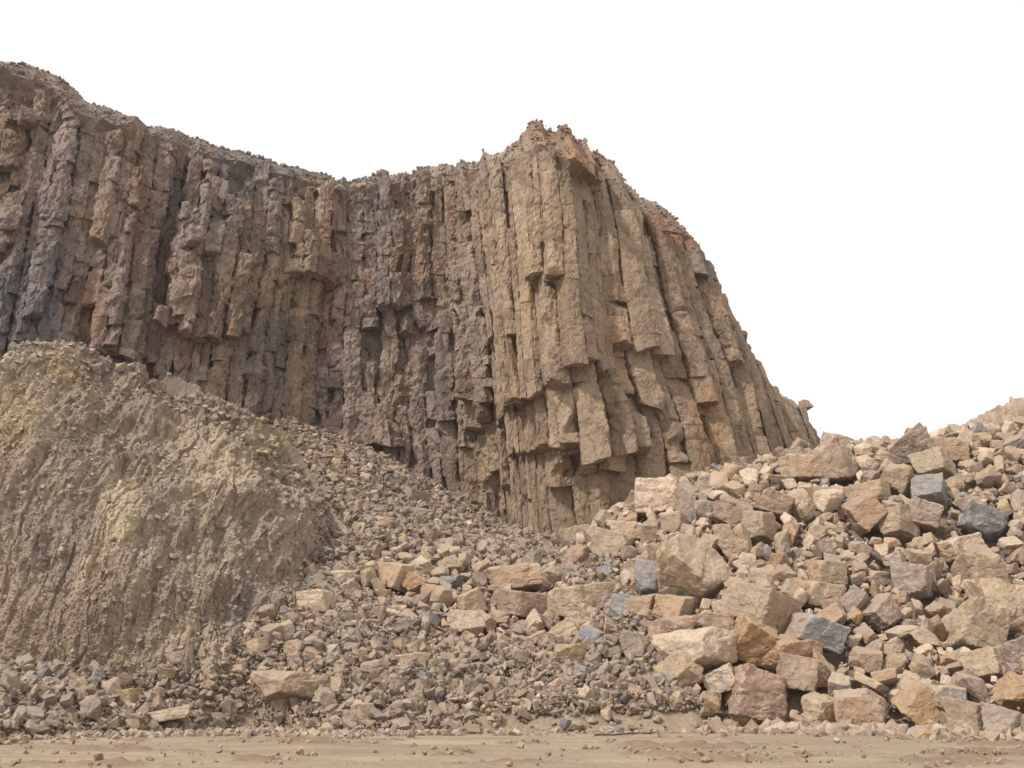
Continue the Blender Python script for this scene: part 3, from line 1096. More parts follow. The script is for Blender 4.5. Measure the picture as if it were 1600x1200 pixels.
def emit_boulder(me, c, M, tint, label, name="boulder"):
    o = link(name, me, label, "boulder", "loose boulders on the slope")
    U, s, Vt = np.linalg.svd(M)
    m4 = Matrix(((M[0][0], M[0][1], M[0][2], c[0]), (M[1][0], M[1][1], M[1][2], c[1]), (M[2][0], M[2][1], M[2][2], c[2]), (0, 0, 0, 1)))
    o["_m"] = 0
    del o["_m"]
    return o, m4


def tint_rgb(tn, g):
    c = np.array(TINT[tn]) * g.uniform(0.86, 1.14)
    return (*[float(v) for v in c * (1 + g.normal(0, 0.012, 3))], 1.0)


grng = np.random.default_rng(5)
for r in placed:
    # baked mesh per hero: shape is its own
    V, F, fa = ARCH[5][r["m"]]
    if r["t"] != "blue-grey": fa = 0.13 + 0.87 * fa
    me = mesh_from("boulder", V @ np.array(r["M"]).T, [F if np.linalg.det(r["M"]) > 0 else F[:, ::-1]], M_boulder, {"facet": fa})
    o = link("boulder", me, r["lab"], "boulder", "loose boulders on the slope")
    o.location = [float(v) for v in r["c"]]
    o.color = tint_rgb(r["t"], grng)

# labels for the rest: by size, colour and nearest described boulder
dirs = ["right of", "above and right of", "above", "above and left of", "left of", "below and left of", "below", "below and right of"]
used = set()
SHORT = {}
for r in placed:
    s = r["lab"]
    for w_ in (" with ", " leaning", " resting", " tucked", " cut by", " in the ", " on the ", " at the ", " touching", " behind", " beside", " above", " below", " near ",
               " between", " under ", " right ", " left ", " in front", " lying", " high ", " wedged", " where ", " standing", " against", " slanting", " just ", " directly", ", ", " sloping", " tilted", " topping", " of the"):
        k = s.find(w_)
        if k > 8:
            s = s[:k]
    SHORT[id(r)] = s
for r in ind:
    szn = "big" if r["size"] > 44 else ("medium" if r["size"] > 32 else "small")
    ext = None
    opts = sorted(placed, key=lambda h: (h["px"] - r["px"]) ** 2 + (h["py"] - r["py"]) ** 2)[:5]
    lab = None
    for dist_w in (True, False):
        for h in opts:
            dx, dy = r["px"] - h["px"], -(r["py"] - h["py"])
            k = int(round(math.atan2(dy, dx) / (math.pi / 4))) % 8
            dd = math.hypot(dx, dy)
            pre = "just " if dd < (h["size"] + r["size"]) * 0.75 else ""
            for shape in ((None,) if dist_w else ("angular", "jagged", "blocky")):
                nm = f"{szn} {shape + ' ' if shape else ''}{r['t']} rock {pre}{dirs[k]} the {SHORT[id(h)]}"
                if nm not in used and len(nm.split()) <= 16:
                    lab = nm
                    break
            if lab: break
        if lab: break
    lab = lab or f"{szn} {r['t']} rock {dirs[k]} the {SHORT[id(h)]}"
    used.add(lab)
    if r["key"] == 3:
        base = ARCH[5][r["m"] % 26][0]
        M = np.array(r["M"])
    F = ARCH[5][r["m"] % 26][1]
    o = bpy.data.objects.new("boulder", big_meshes[r["m"] % 26])
    scene.collection.objects.link(o)
    o["label"] = lab; o["category"] = "boulder"; o["group"] = "loose boulders on the slope"
    M = np.array(r["M"])
    # M = R * diag(scale): recover both
    s = np.linalg.norm(M, axis=0)
    Rm = M / s
    o.matrix_world = Matrix([[*(float(v) for v in Rm[i] * s), float(r["c"][i])] for i in range(3)] + [[0, 0, 0, 1]])
    o.color = tint_rgb(r["t"], grng)


# ------------------------------------------------------------------ rubble: everything too small and too many to count
def merge(parts_list):
    Vs, Fs, Cs = [], [], []
    off = 0
    for V, F, C in parts_list:
        Vs.append(V); Fs.append(F + off); Cs.append(C)
        off += len(V)
    return np.concatenate(Vs), np.concatenate(Fs), np.concatenate(Cs)


def batch(arch, cs, Ms, tints):
    """many copies of rocks of one archetype list"""
    out = []
    k = rng.integers(0, len(arch), len(cs))
    for a in range(len(arch)):
        sel = np.nonzero(k == a)[0]
        if not len(sel):
            continue
        V, F, _ = arch[a]
        W = np.einsum('nij,vj->nvi', Ms[sel], V) + cs[sel][:, None]
        FF = (F[None] + (np.arange(len(sel)) * len(V))[:, None, None]).reshape(-1, 3)
        ff = arch[a][2]
        tc = np.where((ff < 0.06)[None, :, None], np.array([0.28, 0.275, 0.275])[None, None], tints[sel][:, None] * (0.88 + 0.24 * ff)[None, :, None])
        out.append((W.reshape(-1, 3), FF, tc.reshape(-1, 3)))
    return out


def tint_array(n, cc, g=rng):
    tw = tw_right[None] * cc[:, None] + tw_left[None] * (1 - cc[:, None])
    cum = np.cumsum(tw / tw.sum(1, keepdims=True), 1)
    k = (g.random(n)[:, None] > cum).sum(1).clip(0, 7)
    T = np.array([TINT[t] for t in tn_list])
    pk = 1 - (1 - cc[:, None]) * np.array([[0.30, 0.295, 0.285]])
    return T[k] * pk * g.uniform(0.80, 1.16, (n, 1)) * (1 + g.normal(0, 0.015, (n, 3)))


parts = []
if rest:
    for key_ in (3,):
        rr_ = rest
        cs = np.array([r["c"] for r in rr_]); Ms = np.array([r["M"] for r in rr_])
        ti = np.array([TINT[r["t"]] for r in rr_]) * rng.uniform(0.85, 1.15, (len(rr_), 1))
        big = np.array([r["s"] > 0.55 for r in rr_])
        parts += batch(ARCH[3], cs[big], Ms[big], ti[big])
        parts += batch(ARCH[2], cs[~big], Ms[~big], ti[~big])


def scatter(n, smin, smax, key, sink=0.15, wf=None, pw=2.0):
    w = np.ones(len(cand)) if wf is None else wf(cand)
    b = rng.choice(cand, size=n, p=w / w.sum())
    ix, iy = b // TT.shape[1], b % TT.shape[1]
    x = gx[ix] + rng.uniform(-.07, .07, n); y = gy[iy] + rng.uniform(-.07, .07, n)
    s = smin * (smax / smin) ** (rng.random(n) ** pw)
    hh_, tt_ = samp(HH, x, y), samp(TT, x, y)
    ok = ((hh_ < tt_ + 0.05) | (cw[b] < 0.25)) & ~((tt_ < 0.0))
    b, x, y, s, hh_ = b[ok], x[ok], y[ok], s[ok], hh_[ok]
    n = len(b)
    z = np.where(hh_ > samp(TT, x, y) + 0.3, samp(TT, x, y), hh_)
    z = np.maximum(z, 0.0) + s * (0.5 - sink) * 0.6
    Ms = rand_rot(rng, n) @ (np.eye(3)[None] * (np.stack([np.ones(n), rng.uniform(.6, .95, n), rng.uniform(.45, .8, n)], 1)[:, None, :] * (s / 2)[:, None, None]))
    return batch(ARCH[key], np.stack([x, y, z], 1), Ms, tint_array(n, cw[b]))


parts += scatter(26000, 0.2, 0.8, 2, pw=2.0, wf=lambda c: 1.0 - 0.6 * cw[c])
parts += scatter(90000, 0.09, 0.24, 1, wf=lambda c: 1.0 - 0.5 * cw[c])
# a skirt of fines spilling on the dirt floor
fp = catmull([at(px, py, ground_d(py)) for px, py in ((-60, 1160), (0, 1158), (200, 1151), (400, 1146), (550, 1150), (700, 1146), (820, 1146), (900, 1146), (1000, 1146), (1100, 1146), (1150, 1144), (1300, 1148), (1450, 1152), (1660, 1158))], 2000)
n = 11000
k = rng.integers(0, 2000, n)
keep = ~((fp[k, 0] > -1.8) & (fp[k, 0] < 9.0)) | (rng.random(n) < 0.22)
k = k[keep]; n = len(k)
off = np.abs(rng.normal(0, 1, n)) ** 1.5 * 1.1 - 0.5
c = fp[k] + np.stack([rng.normal(0, .3, n), -off, np.zeros(n)], 1)
far = rng.random(n) < 0.05
c[far, 1] = rng.uniform(24, 37, far.sum()); c[far, 0] = rng.uniform(-24, 24, far.sum())
s = 0.04 * (0.40 / 0.04) ** (rng.random(n) ** 2.4)
s[far] *= 0.7
c[:, 2] = s * 0.15
Ms = rand_rot(rng, n) * (s / 2)[:, None, None]
parts += batch(ARCH[1], c, Ms, tint_array(n, np.full(n, 0.5)))
# broken pieces spilled in front of the big boulders
nr_ = 900
rr2 = fp[rng.integers(1380, 2000, nr_)] + np.stack([rng.normal(0, .3, nr_), 0.5 - np.abs(rng.normal(0, 0.8, nr_)), np.zeros(nr_)], 1)
sr_ = 0.14 * (0.75 / 0.14) ** (rng.random(nr_) ** 1.9)
rr2[:, 2] = sr_ * 0.2
parts += batch(ARCH[2], rr2, rand_rot(rng, nr_) * (sr_ / 2)[:, None, None], tint_array(nr_, np.full(nr_, 0.9)))
# clods of turned dirt along the wheel tracks
nc_ = 5500
tr = np.array([24.0, 26.2, 28.6, 31.6, 34.8])[rng.integers(0, 5, nc_)]
cxx = rng.uniform(-26, 26, nc_)
cyy = tr + rng.choice([-1.3, 1.3], nc_) * 0.48 + rng.normal(0, 0.28, nc_)
cyy = cyy - fbm(np.stack([cxx * 0.08, cxx * 0, cxx * 0], 1), 2, 61) * 1.2
gpt = np.stack([cxx, cyy, np.zeros(nc_)], 1)
kp_ = fbm(gpt * np.array([.35, .1, 0]) + tr[:, None], 3, 65) > rng.uniform(-0.1, 0.45, nc_)
gpt = gpt[kp_]; nc_ = len(gpt)
sc_ = 0.05 * (0.2 / 0.05) ** (rng.random(nc_) ** 1.8)
gpt[:, 2] = sc_ * 0.1 + 0.03
parts += batch(ARCH[1], gpt, rand_rot(rng, nc_) * (sc_ / 2)[:, None, None], np.array([[0.29, 0.205, 0.14]]) * rng.uniform(0.75, 1.25, (nc_, 1)))
# crumbled stones sticking out of the bank
nb_ = 5500
kk = rng.integers(0, len(bankP), nb_)
kk = kk[(kk % NV) < NV - 45]
k2_ = rng.integers(0, NU, 3000) * NV + rng.integers(NV - 110, NV - 42, 3000)
kk = np.concatenate([kk, k2_])
nb_ = len(kk)
sb_ = 0.06 * (np.where(kk % NV > NV - 111, 0.55, 0.34) / 0.06) ** (rng.random(nb_) ** 2.2)
Mb = rand_rot(rng, nb_) @ (np.eye(3)[None] * (np.stack([np.ones(nb_), np.full(nb_, .8), np.full(nb_, 1.0)], 1)[:, None, :] * (sb_ / 2)[:, None, None]))
parts += batch(ARCH[1], bankP[kk] + N[kk] * (sb_ * 0.08)[:, None], Mb, col[kk] * rng.uniform(0.75, 1.15, (nb_, 1)))
V, F, C = merge(parts)
rub = link("rubble", mesh_from("rubble", V, [F], M_rubble, {"rock_tint": C}), "loose rubble of small broken stones covering the slope and its foot", "rubble", kind="stuff")

# ------------------------------------------------------------------ cliff of basalt columns


def geology(P):
    px, py, _ = topx(P)
    Q = P * np.array([1, 1, 0.35])
    a = fbm(Q * 0.22, 4, 91); b = fbm(Q * 0.6, 4, 93); nn = fbm(P * 0.35, 4, 95)
    right = smooth(560, 860, px)
    col = np.array([0.285, 0.235, 0.198])[None] * (1 - right[:, None]) + np.array([0.345, 0.275, 0.21])[None] * right[:, None]
    col = blend(col, (0.235, 0.205, 0.195), smooth(0.0, 0.5, a) * (1 - right * 0.6) * 0.85)
    col = blend(col, (0.35, 0.275, 0.19), smooth(0.05, 0.5, -a) * 0.6)
    col = blend(col, (0.30, 0.19, 0.12), smooth(0.15, 0.5, b) * 0.5)
    col = blend(col, (0.40, 0.33, 0.25), smooth(0.15, 0.5, -b) * 0.45)
    for cx, cy, rx, ry, c, s in ((40, 470, 100, 85, (0.15, 0.155, 0.17), 0.85), (385, 270, 80, 60, (0.18, 0.165, 0.175), 0.7), (430, 560, 60, 90, (0.19, 0.17, 0.18), 0.75),
                                 (420, 450, 60, 60, (0.34, 0.27, 0.18), 0.6), (465, 600, 24, 130, (0.35, 0.27, 0.165), 0.7), (650, 400, 50, 65, (0.36, 0.26, 0.18), 0.6),
                                 (212, 330, 20, 180, (0.23, 0.155, 0.115), 0.65), (130, 470, 50, 60, (0.23, 0.14, 0.10), 0.7), (515, 420, 18, 130, (0.25, 0.14, 0.09), 0.55),
                                 (850, 205, 90, 22, (0.32, 0.20, 0.135), 0.9), (930, 235, 60, 30, (0.32, 0.205, 0.14), 0.9), (1060, 350, 60, 40, (0.28, 0.175, 0.12), 0.85),
                                 (1105, 425, 30, 40, (0.22, 0.21, 0.215), 0.6), (830, 380, 80, 160, (0.40, 0.315, 0.225), 0.5), (1115, 650, 30, 80, (0.35, 0.21, 0.12), 0.6),
                                 (760, 740, 60, 90, (0.34, 0.265, 0.18), 0.6), (1180, 620, 70, 90, (0.34, 0.27, 0.20), 0.6), (280, 480, 90, 60, (0.31, 0.245, 0.19), 0.5),
                                 (60, 130, 90, 50, (0.26, 0.20, 0.165), 0.7), (30, 200, 30, 80, (0.27, 0.18, 0.13), 0.5)):
        col = patch(col, px, py, cx, cy, rx, ry, c, s, nn)
    return col


def crest_drop(x0):
    return np.interp(x0, [-40, -3, 0, 2, 10, 14, 18, 40], [0.3, 0.3, 0.8, 1.7, 2.2, 1.5, 0.7, 0.4])


def cap_z(x0, sd):
    """top of the cliff behind the column heads: steep rubble rising to the skyline, then falling away"""
    zt = ztop(x0)
    dr = crest_drop(x0) + 0.6
    e = zt / yfront0(x0, zt)
    s0 = dr / 0.8
    up = np.minimum(sd, s0) * (e + 0.8)
    over = np.maximum(sd - s0, 0)
    return zt - dr + up + np.minimum(over, 1.0) * 0.15 - np.maximum(over - 1.0, 0) * 0.45


def sway(V0):
    """gentle sideways sway of the column bundles, none at the skyline"""
    amp = 0.75 * smooth(0.5, 9, ztop(V0[:, 0]) - V0[:, 2])
    return fbm(np.stack([V0[:, 0] * 0.12, V0[:, 1] * 0.05, V0[:, 2] * 0.10], 1), 2, 111) * amp


# lattice of column axes
SPC = 1.22
g = np.random.default_rng(77)
pts = []
for i in range(-60, 52):
    for j in range(0, 90):
        x = i * SPC * 0.93 + g.normal(0, 0.20)
        y = 52 + j * SPC * 0.866 * 0.93 + g.normal(0, 0.20)
        x += (0.5 if j % 2 else 0) * SPC
        pts.append((x, y))
pts = np.array(pts)
zm = 20.0
yf_lo = np.min([yfront(pts[:, 0], np.full(len(pts), z)) for z in (8, 12, 16, 20, 24, 28, 32, 36, 40)], 0)
yf_hi = np.max([yfront(pts[:, 0], np.full(len(pts), z)) for z in (8, 12, 16, 20, 24, 28, 32, 36, 40)], 0)
use = (pts[:, 1] > yf_lo - 1.5) & (pts[:, 1] < yf_hi + 3.4)
idx = np.nonzero(use)[0]


def clip_poly(poly, n, d):
    out = []
    for a, b in zip(poly, poly[1:] + poly[:1]):
        da = n[0] * a[0] + n[1] * a[1] - d; db = n[0] * b[0] + n[1] * b[1] - d
        if da <= 0: out.append(a)
        if (da < 0) != (db < 0):
            t = da / (da - db)
            out.append((a[0] + (b[0] - a[0]) * t, a[1] + (b[1] - a[1]) * t))
    return out


TH = np.concatenate([np.linspace(-math.pi * 1.04, math.pi * 0.04, 25), np.linspace(math.pi * 0.04, math.pi * 0.96, 6)[1:-1]])
K = len(TH)
DIR = np.stack([np.cos(TH), np.sin(TH)], 1)
colV, colF, colT, colInfo = [], [], [], []
for ci in idx:
    cx, cy = pts[ci]
    d2 = np.sum((pts - pts[ci]) ** 2, 1)
    nb = np.argsort(d2)[1:13]
    zt = float(ztop(cx))
    yy0 = float(np.interp(cx, YC[:, 0], YC[:, 1]))
    fr = g.random()
    redtop = float(np.interp(cx, [-40, -3, 0, 2, 10, 14, 18, 40], [0.3, 0.3, 0.8, 1.7, 2.2, 1.5, 0.7, 0.4]))
    zt_c = zt - 0.35 - redtop * g.uniform(0.8, 1.15) + g.normal(0, 0.16 + 0.12 * (cx < -1)) - max(0, cy - yy0 - 3) * 0.15 - 0.35 * (cx > 9)
    wx = cx + float(lean(cx)) * 24
    zb = float(samp(TT, wx, cy - 0.5)) - 0.8 if cx < 12 else 3.0
    if zt_c - zb < 1:
        continue
    ns = []; ds = []
    for q in nb:
        v_ = (pts[q] - pts[ci]); L = np.linalg.norm(v_)
        if L > 3.0: continue
        ns.append(v_ / L); ds.append(L / 2)
    ns = np.array(ns); ds = np.array(ds) - 0.005
    # segments
    leftish = float(smooth(-1.0, -6.0, cx))
    z = zb
    runs = []; cur = []
    own = g.normal(0, 0.14 + 0.06 * leftish)
    cuts = [c_ + g.normal(0, 0.10) for c_ in ledge_cuts(cx)]
    while z < zt_c:
        hseg = g.uniform(0.35, 1.5) if g.random() < 0.25 + 0.30 * leftish else g.uniform(1.0, 3.6)
        z2 = min(z + hseg, zt_c)
        for c_ in cuts:
            if z + 0.1 < c_ < z2: z2 = c_
        if zt_c - z2 < 0.3: z2 = zt_c
        zmid = (z + z2) / 2
        yf = float(yfront(cx, zmid))
        loose = g.normal(0, 0.03 + 0.06 * leftish)
        if yf + own + loose < cy < yf + 3.6 + own:
            cur.append((z, z2))
        else:
            if cur: runs.append(cur)
            cur = []
        z = z2
    if cur: runs.append(cur)
    Vc, Fc, Tc_ = [], [], []
    off = 0
    for run in runs:
        rings = []; zs = []; tn = []
        base_off = g.normal(0, 0.03, 2)
        for (a, b) in run:
            jl = 0.016 + 0.03 * leftish
            dd = ds * (1 + g.normal(0, jl * 0.5, len(ds))) * (1 + g.normal(0, jl * 0.7)) - 0.012
            nk = max(2, int((b - a) / 0.15) + 1)
            zz = np.linspace(a, b, nk)
            q = DIR @ ns.T
            r = np.min(np.where(q > 0.04, dd[None] / np.maximum(q, 0.04), 9), 1)
            r = np.repeat(r[None], nk, 0)
            nchip = int((g.random() < 0.42 + 0.2 * leftish) + (g.random() < 0.12 + 0.45 * leftish) + (g.random() < 0.3 * leftish))
            for _ in range(nchip):
                ph = g.uniform(-math.pi, 0); be = g.uniform(-0.25, 0.25) if g.random() < 0.6 else g.uniform(-0.8, 0.8)
                nx, ny, nz_ = math.cos(ph) * math.cos(be), math.sin(ph) * math.cos(be), math.sin(be)
                zc = g.uniform(a, b)
                Dd = g.uniform(0.42, 0.75)
                den = nx * DIR[:, 0] + ny * DIR[:, 1]
                rc = (Dd - nz_ * (zz - zc))[:, None] / np.maximum(den, 0.04)[None]
                rc = np.where(den[None] > 0.04, rc, 9)
                r = np.minimum(r, np.maximum(rc, 0.25))
            # rounded / spalled joint edges
            e = np.minimum(zz - a, b - zz)
            r = r * (1 - 0.03 * np.exp(-(e / 0.05) ** 2))[:, None]
            o_f = base_off + g.normal(0, 0.015 + 0.02 * leftish, 2)
            ring = np.stack([cx + o_f[0] + r * DIR[None, :, 0], cy + o_f[1] + r * DIR[None, :, 1], np.repeat(zz[:, None], K, 1)], 2)
            rings.append(ring); tn.append(np.full(nk * K, g.uniform(0.80, 1.2)))
        G = np.concatenate(rings, 0)
        T_ = np.concatenate(tn)
        n_ = len(G)
        # broken, slanting lower end
        sl = g.normal(0, 0.22, 2)
        low = G[0].copy()
        dz = (low[:, :2] - [cx, cy]) @ sl
        w_ = np.exp(-(G[:, 0, 2] - G[0, 0, 2]) / 0.5)
        G[:, :, 2] += dz[None] * w_[:, None]
        sl = g.normal(0, 0.30, 2)
        dz = (G[-1, :, :2] - [cx, cy]) @ sl
        w_ = np.exp(-(G[-1, 0, 2] - G[:, 0, 2]) / 0.5)
        G[:, :, 2] += dz[None] * w_[:, None]
        V = G.reshape(-1, 3)
        i = (np.arange(n_ - 1)[:, None] * K + np.arange(K)[None]).ravel()
        jn = (np.arange(n_ - 1)[:, None] * K + (np.arange(K)[None] + 1) % K).ravel()
        Fq = np.stack([i, jn, jn + K, i + K], 1)
        # inset cap rings then centre
        capv = []; capf = []
        for end, base in ((0, 0), (1, (n_ - 1) * K)):
            ring = G[-1 if end else 0]
            cen = ring.mean(0)
            inner = cen + (ring - cen) * 0.55 + np.array([0, 0, g.normal(0, 0.06)])
            b0 = len(V) + len(capv) * 1
            start_inner = len(V) + sum(len(c_) for c_ in capv)
            capv.append(inner); capv.append((cen + [0, 0, g.normal(0, .08)])[None])
            a_ = base + np.arange(K); a2 = base + (np.arange(K) + 1) % K
            b_ = start_inner + np.arange(K); b2 = start_inner + (np.arange(K) + 1) % K
            cc_ = np.full(K, start_inner + K)
            if end:
                capf.append(np.stack([a_, a2, b2, b_], 1)); capf.append(np.stack([b_, b2, cc_, cc_], 1))
            else:
                capf.append(np.stack([a2, a_, b_, b2], 1)); capf.append(np.stack([b2, b_, cc_, cc_], 1))
        V2 = np.concatenate([V] + capv)
        T2 = np.concatenate([T_, np.full(len(V2) - len(V), 0.98)])
        quads = np.concatenate([Fq, capf[0], capf[2]]); tris = np.concatenate([capf[1], capf[3]])[:, :3]
        Vc.append(V2); Tc_.append(T2)
        Fc.append((quads + off, tris + off))
        off += len(V2)
    if not Vc:
        continue
    V = np.concatenate(Vc)
    colV.append(V); colT.append(np.concatenate(Tc_))
    colF.append((np.concatenate([f[0] for f in Fc]), np.concatenate([f[1] for f in Fc])))
    colInfo.append((cx, cy))
sizes = [len(v) for v in colV]
starts = np.concatenate([[0], np.cumsum(sizes)])
AV = np.concatenate(colV); AT = np.concatenate(colT)
owner = np.repeat(np.arange(len(sizes)), sizes)
cen = np.array(colInfo)[owner]
rad = AV[:, :2] - cen
rl = np.linalg.norm(rad, axis=1) + 1e-6
leftv = smooth(1.0, -7.0, AV[:, 0])
wobv = np.stack([fbm(AV * 0.5, 2, 101), fbm(AV * 0.5, 2, 103), fbm(AV * 0.5, 2, 105)], 1)
c1, e1 = cells((AV + wobv * 0.5) * np.array([1.0, 1.0, 0.42]) * 1.5, 5)
c2, e2 = cells((AV + wobv * 0.3) * np.array([1.0, 1.0, 0.8]) * 3.1, 6)
f1 = fbm(AV * np.array([1.5, 1.5, 1.0]), 5, 107, gain=0.58)
dsp = (c1 - 0.5) * (0.09 + 0.15 * leftv) + (c2 - 0.5) * (0.10 + 0.10 * leftv) + f1 * (0.09 + 0.13 * leftv)
dsp -= 0.05 * np.exp(-(e1 / 0.05) ** 2)
AV[:, :2] += rad / rl[:, None] * dsp[:, None] * np.clip(rl / 0.5, 0, 1)[:, None]
AV[:, 2] += (c2 - 0.5) * 0.05
# gentle sway of the columns as bundles
AV[:, 0] += sway(AV)
AV = warp(AV)
tl_ = smooth(4.0, -12.0, AV[:, 0])[:, None]
AC = geology(AV) * AT[:, None] * (np.array([[0.855, 0.80, 0.75]]) * (1 - tl_) + np.array([[0.85, 0.80, 0.80]]) * tl_)
# facing sides tinted per column
crand = np.random.default_rng(3).uniform(0.9, 1.1, len(sizes))
AC *= crand[owner][:, None]


# backing rock mass and top
bx0 = np.arange(-60, 36, 0.35)
bz = np.linspace(0, 1, 110)
yb_ = []
BV = np.zeros((len(bx0), len(bz) + 40, 3))
for i_, x0 in enumerate(bx0):
    zf = float(cap_z(x0, 0.0))
    zz = 2 + (zf - 2) * bz
    yv = yfront(np.full(len(zz), x0), zz)
    inset = np.full(len(zz), 1.35)
    inset[-4:] = [1.1, 0.8, 0.4, 0.0]
    yv = yv + inset
    BV[i_, :len(bz)] = np.stack([np.full(len(zz), x0), yv, zz], 1)
    sd = np.linspace(0, 1, 41)[1:] ** 1.6 * 26
    BV[i_, len(bz):] = np.stack([np.full(40, x0), yv[-1] + sd, cap_z(np.full(40, x0), sd)], 1)
bsh = BV.shape
BV = BV.reshape(-1, 3)
BV[:, 1] += fbm(BV * 0.9, 4, 121) * 0.5
BV[:, 2] += fbm(BV * np.array([1.1, 0.7, 0.2]), 4, 123) * 0.2
BV[:, 0] += sway(BV)
BV = warp(BV)
cliff = link("cliff", mesh_from("cliff", BV, [grid_faces(bsh[0], bsh[1])], M_cliff, {"rock_tint": geology(BV) * 0.8}),
             "tall brown quarry cliff of upright basalt columns under a white sky", None, kind="structure")

# choose the hundred columns that show most
apx, apy, adep = topx(AV)
show = np.zeros(len(sizes))
DM = np.full((1700, 900), 1e9)
okp = (apx > 0) & (apx < 1599) & (apy > 0) & (apy < 1199)
ix = (apx[okp] / 8).astype(int); iy = (apy[okp] / 8).astype(int)
dm = np.full((201, 151), 1e9)
np.minimum.at(dm, (ix, iy), adep[okp])
front = adep[okp] < dm[ix, iy] + 0.9
np.add.at(show, owner[okp][front], 1.0)
order = np.argsort(-show)
top = set(order[:100].tolist())
restV, restQ, restT, restC = [], [], [], []
off = 0
for k_ in range(len(sizes)):
    a, b = starts[k_], starts[k_ + 1]
    q, t3 = colF[k_]
    if k_ in top:
        V = AV[a:b]
        me = mesh_from("basalt_column", V, [q, t3], M_cliff, {"rock_tint": AC[a:b]})
        link("basalt_column", me, parent=cliff)
    else:
        restV.append(AV[a:b]); restC.append(AC[a:b]); restQ.append(q + off); restT.append(t3 + off)
        off += b - a
o = link("basalt_column", mesh_from("basalt_columns", np.concatenate(restV), [np.concatenate(restQ), np.concatenate(restT)], M_cliff, {"rock_tint": np.concatenate(restC)}),
         kind="stuff", parent=cliff)
o.name = "broken_columns"

# loose rock along the crest
parts = []
n = 9000
x0 = rng.uniform(-46, 22, n)
sd = rng.random(n) ** 1.3 * 6.0
zf = cap_z(x0, np.zeros(n))
yv = yfront(x0, zf) + sd
zv = cap_z(x0, sd)
s = 0.10 * (np.where(x0 < 0, 0.40, 0.36) / 0.10) ** (rng.random(n) ** 2.4)
Pc = np.stack([x0, yv, zv + s * 0.12], 1)
Pc[:, 2] += fbm(Pc * np.array([1.1, 0.7, 0.2]), 4, 123) * 0.2
Pc = warp(Pc)
Ms = rand_rot(rng, n) * (s / 2)[:, None, None]
cg = geology(Pc) * np.array([0.80, 0.78, 0.78]) * rng.uniform(0.8, 1.2, (n, 1))
parts += batch(ARCH[2], Pc, Ms, cg)
V, F, C = merge(parts)
link("crest_rubble", mesh_from("crest_rubble", V, [F], M_rubble, {"rock_tint": C}), "broken stones and soil along the top edge of the cliff", "rubble", kind="stuff")

# two blocks perched on the cliff's right edge
for k_, (px, py, w, h, lab) in enumerate(((1157, 523, 18, 18, "small block perched on the right edge of the cliff halfway down"),
                                          (1256, 633, 22, 20, "block sticking out near the low right end of the cliff edge"))):
    c = on_cliff(px, py)
    mp = np.linalg.norm(c) / FPX
    M = np.diag([w * mp / 2, 0.7, h * mp / 2])
    V, F, fa = ARCH[5][k_ + 3]
    o = link("boulder", mesh_from("boulder", V @ M.T, [F], M_boulder, {"facet": fa}), lab, "boulder", "blocks perched on the cliff edge")
    o.location = [float(v) for v in c + np.array([0.25, 0.3, 0])]
    o.color = (0.28, 0.2, 0.15, 1)

# ------------------------------------------------------------------ stony shoulder beyond the pile at the right
hxs = np.arange(-4, 30, 0.12); hys = np.arange(0, 22, 0.12)
HX, HY = np.meshgrid(hxs, hys, indexing='ij')
c0 = at(1542, 690, 74)
prof = np.interp(HX, [-4, 0, 0.9, 2.0, 3.5, 5.5, 12, 30], [-7, -0.8, 0.3, 1.6, 2.8, 3.3, 4.0, 3.0])
hz_ = prof - 4 + 4 * smooth(0, 3.2, HY) - 5 * smooth(8, 22, HY)
hp = np.stack([c0[0] + HX.ravel(), c0[1] + HY.ravel(), c0[2] + hz_.ravel() + 1.2], 1)
cv, ce = cells(hp * 1.1, 12)
hp[:, 2] += fbm(hp * 0.35, 3, 133) * 0.8
cv2, ce2 = cells(hp * 2.6, 13)
hp[:, 2] += (cv - 0.5) * 0.75 + (cv2 - .5) * 0.4 + fbm(hp * 0.8, 4, 131) * 0.4
hp[:, 1] += (cv - 0.5) * 0.5
hc = np.tile(np.array([0.34, 0.25, 0.18]), (len(hp), 1)) * (0.8 + 0.4 * cv2)[:, None]
link("rocky_mound", mesh_from("rocky_mound", hp, [grid_faces(len(hxs), len(hys))], M_rubble, {"rock_tint": hc}),
     "rounded tan rock mound rising behind the right end of the pile", None, kind="structure")

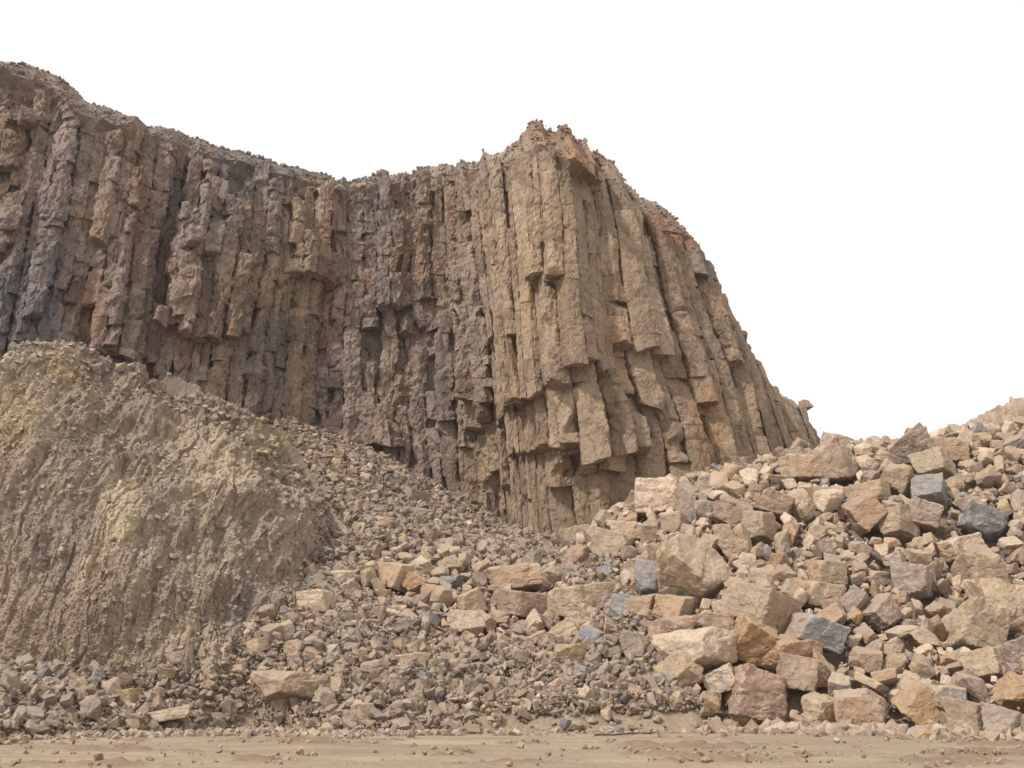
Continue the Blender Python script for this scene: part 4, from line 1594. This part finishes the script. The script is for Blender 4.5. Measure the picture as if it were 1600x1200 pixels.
# ------------------------------------------------------------------ thin pole lying on the dirt
a = at(930, 1152, ground_d(1152)); b = at(1030, 1147, ground_d(1147))
bm = bmesh.new()
axis = Vector(b - a); L = axis.length
bmesh.ops.create_cone(bm, cap_ends=True, segments=10, radius1=0.035, radius2=0.026, depth=L)
bmesh.ops.subdivide_edges(bm, edges=[e for e in bm.edges if abs(e.verts[0].co.z - e.verts[1].co.z) > 1], cuts=10)
for v_ in bm.verts:
    v_.co.x += math.sin(v_.co.z * 2.1) * 0.03; v_.co.y += math.sin(v_.co.z * 3.3 + 1) * 0.015
me = bpy.data.meshes.new("pole"); bm.to_mesh(me); bm.free()
mp_, t, bs = new_mat("dark_wood")
cc = nd(t, "ShaderNodeTexCoord").outputs["Object"]
t.links.new(ramp(t, noise(t, mapped(t, cc, (20, 20, 2)), 2.0), [(0.3, (0.09, 0.06, 0.045)), (0.7, (0.16, 0.115, 0.09))]), bs.inputs["Base Color"])
me.materials.append(mp_)
o = link("wooden_pole", me, "thin dark pole lying on the dirt in front of the rubble", "pole")
o.rotation_euler = axis.to_track_quat('Z', 'Y').to_euler()
o.location = [float(v) for v in (a + b) / 2 + np.array([0, 0, 0.07])]

# ------------------------------------------------------------------ thin dusty air
bm = bmesh.new()
bmesh.ops.create_cube(bm, size=1.0)
for v_ in bm.verts:
    v_.co = Vector((v_.co.x * 620, 100 + v_.co.y * 420, -11.0 + (v_.co.z + 0.5) * 66))
me = bpy.data.meshes.new("haze"); bm.to_mesh(me); bm.free()
mh = bpy.data.materials.new("dusty_air"); mh.use_nodes = True
ht = mh.node_tree
for n_ in list(ht.nodes):
    if n_.type != 'OUTPUT_MATERIAL': ht.nodes.remove(n_)
pv = ht.nodes.new("ShaderNodeVolumePrincipled")
pv.inputs["Color"].default_value = (0.93, 0.93, 0.97, 1)
pv.inputs["Density"].default_value = 0.0003
ht.links.new(pv.outputs[0], [n_ for n_ in ht.nodes if n_.type == 'OUTPUT_MATERIAL'][0].inputs["Volume"])
me.materials.append(mh)
link("haze", me, "thin pale dusty air in the quarry", None, kind="stuff")
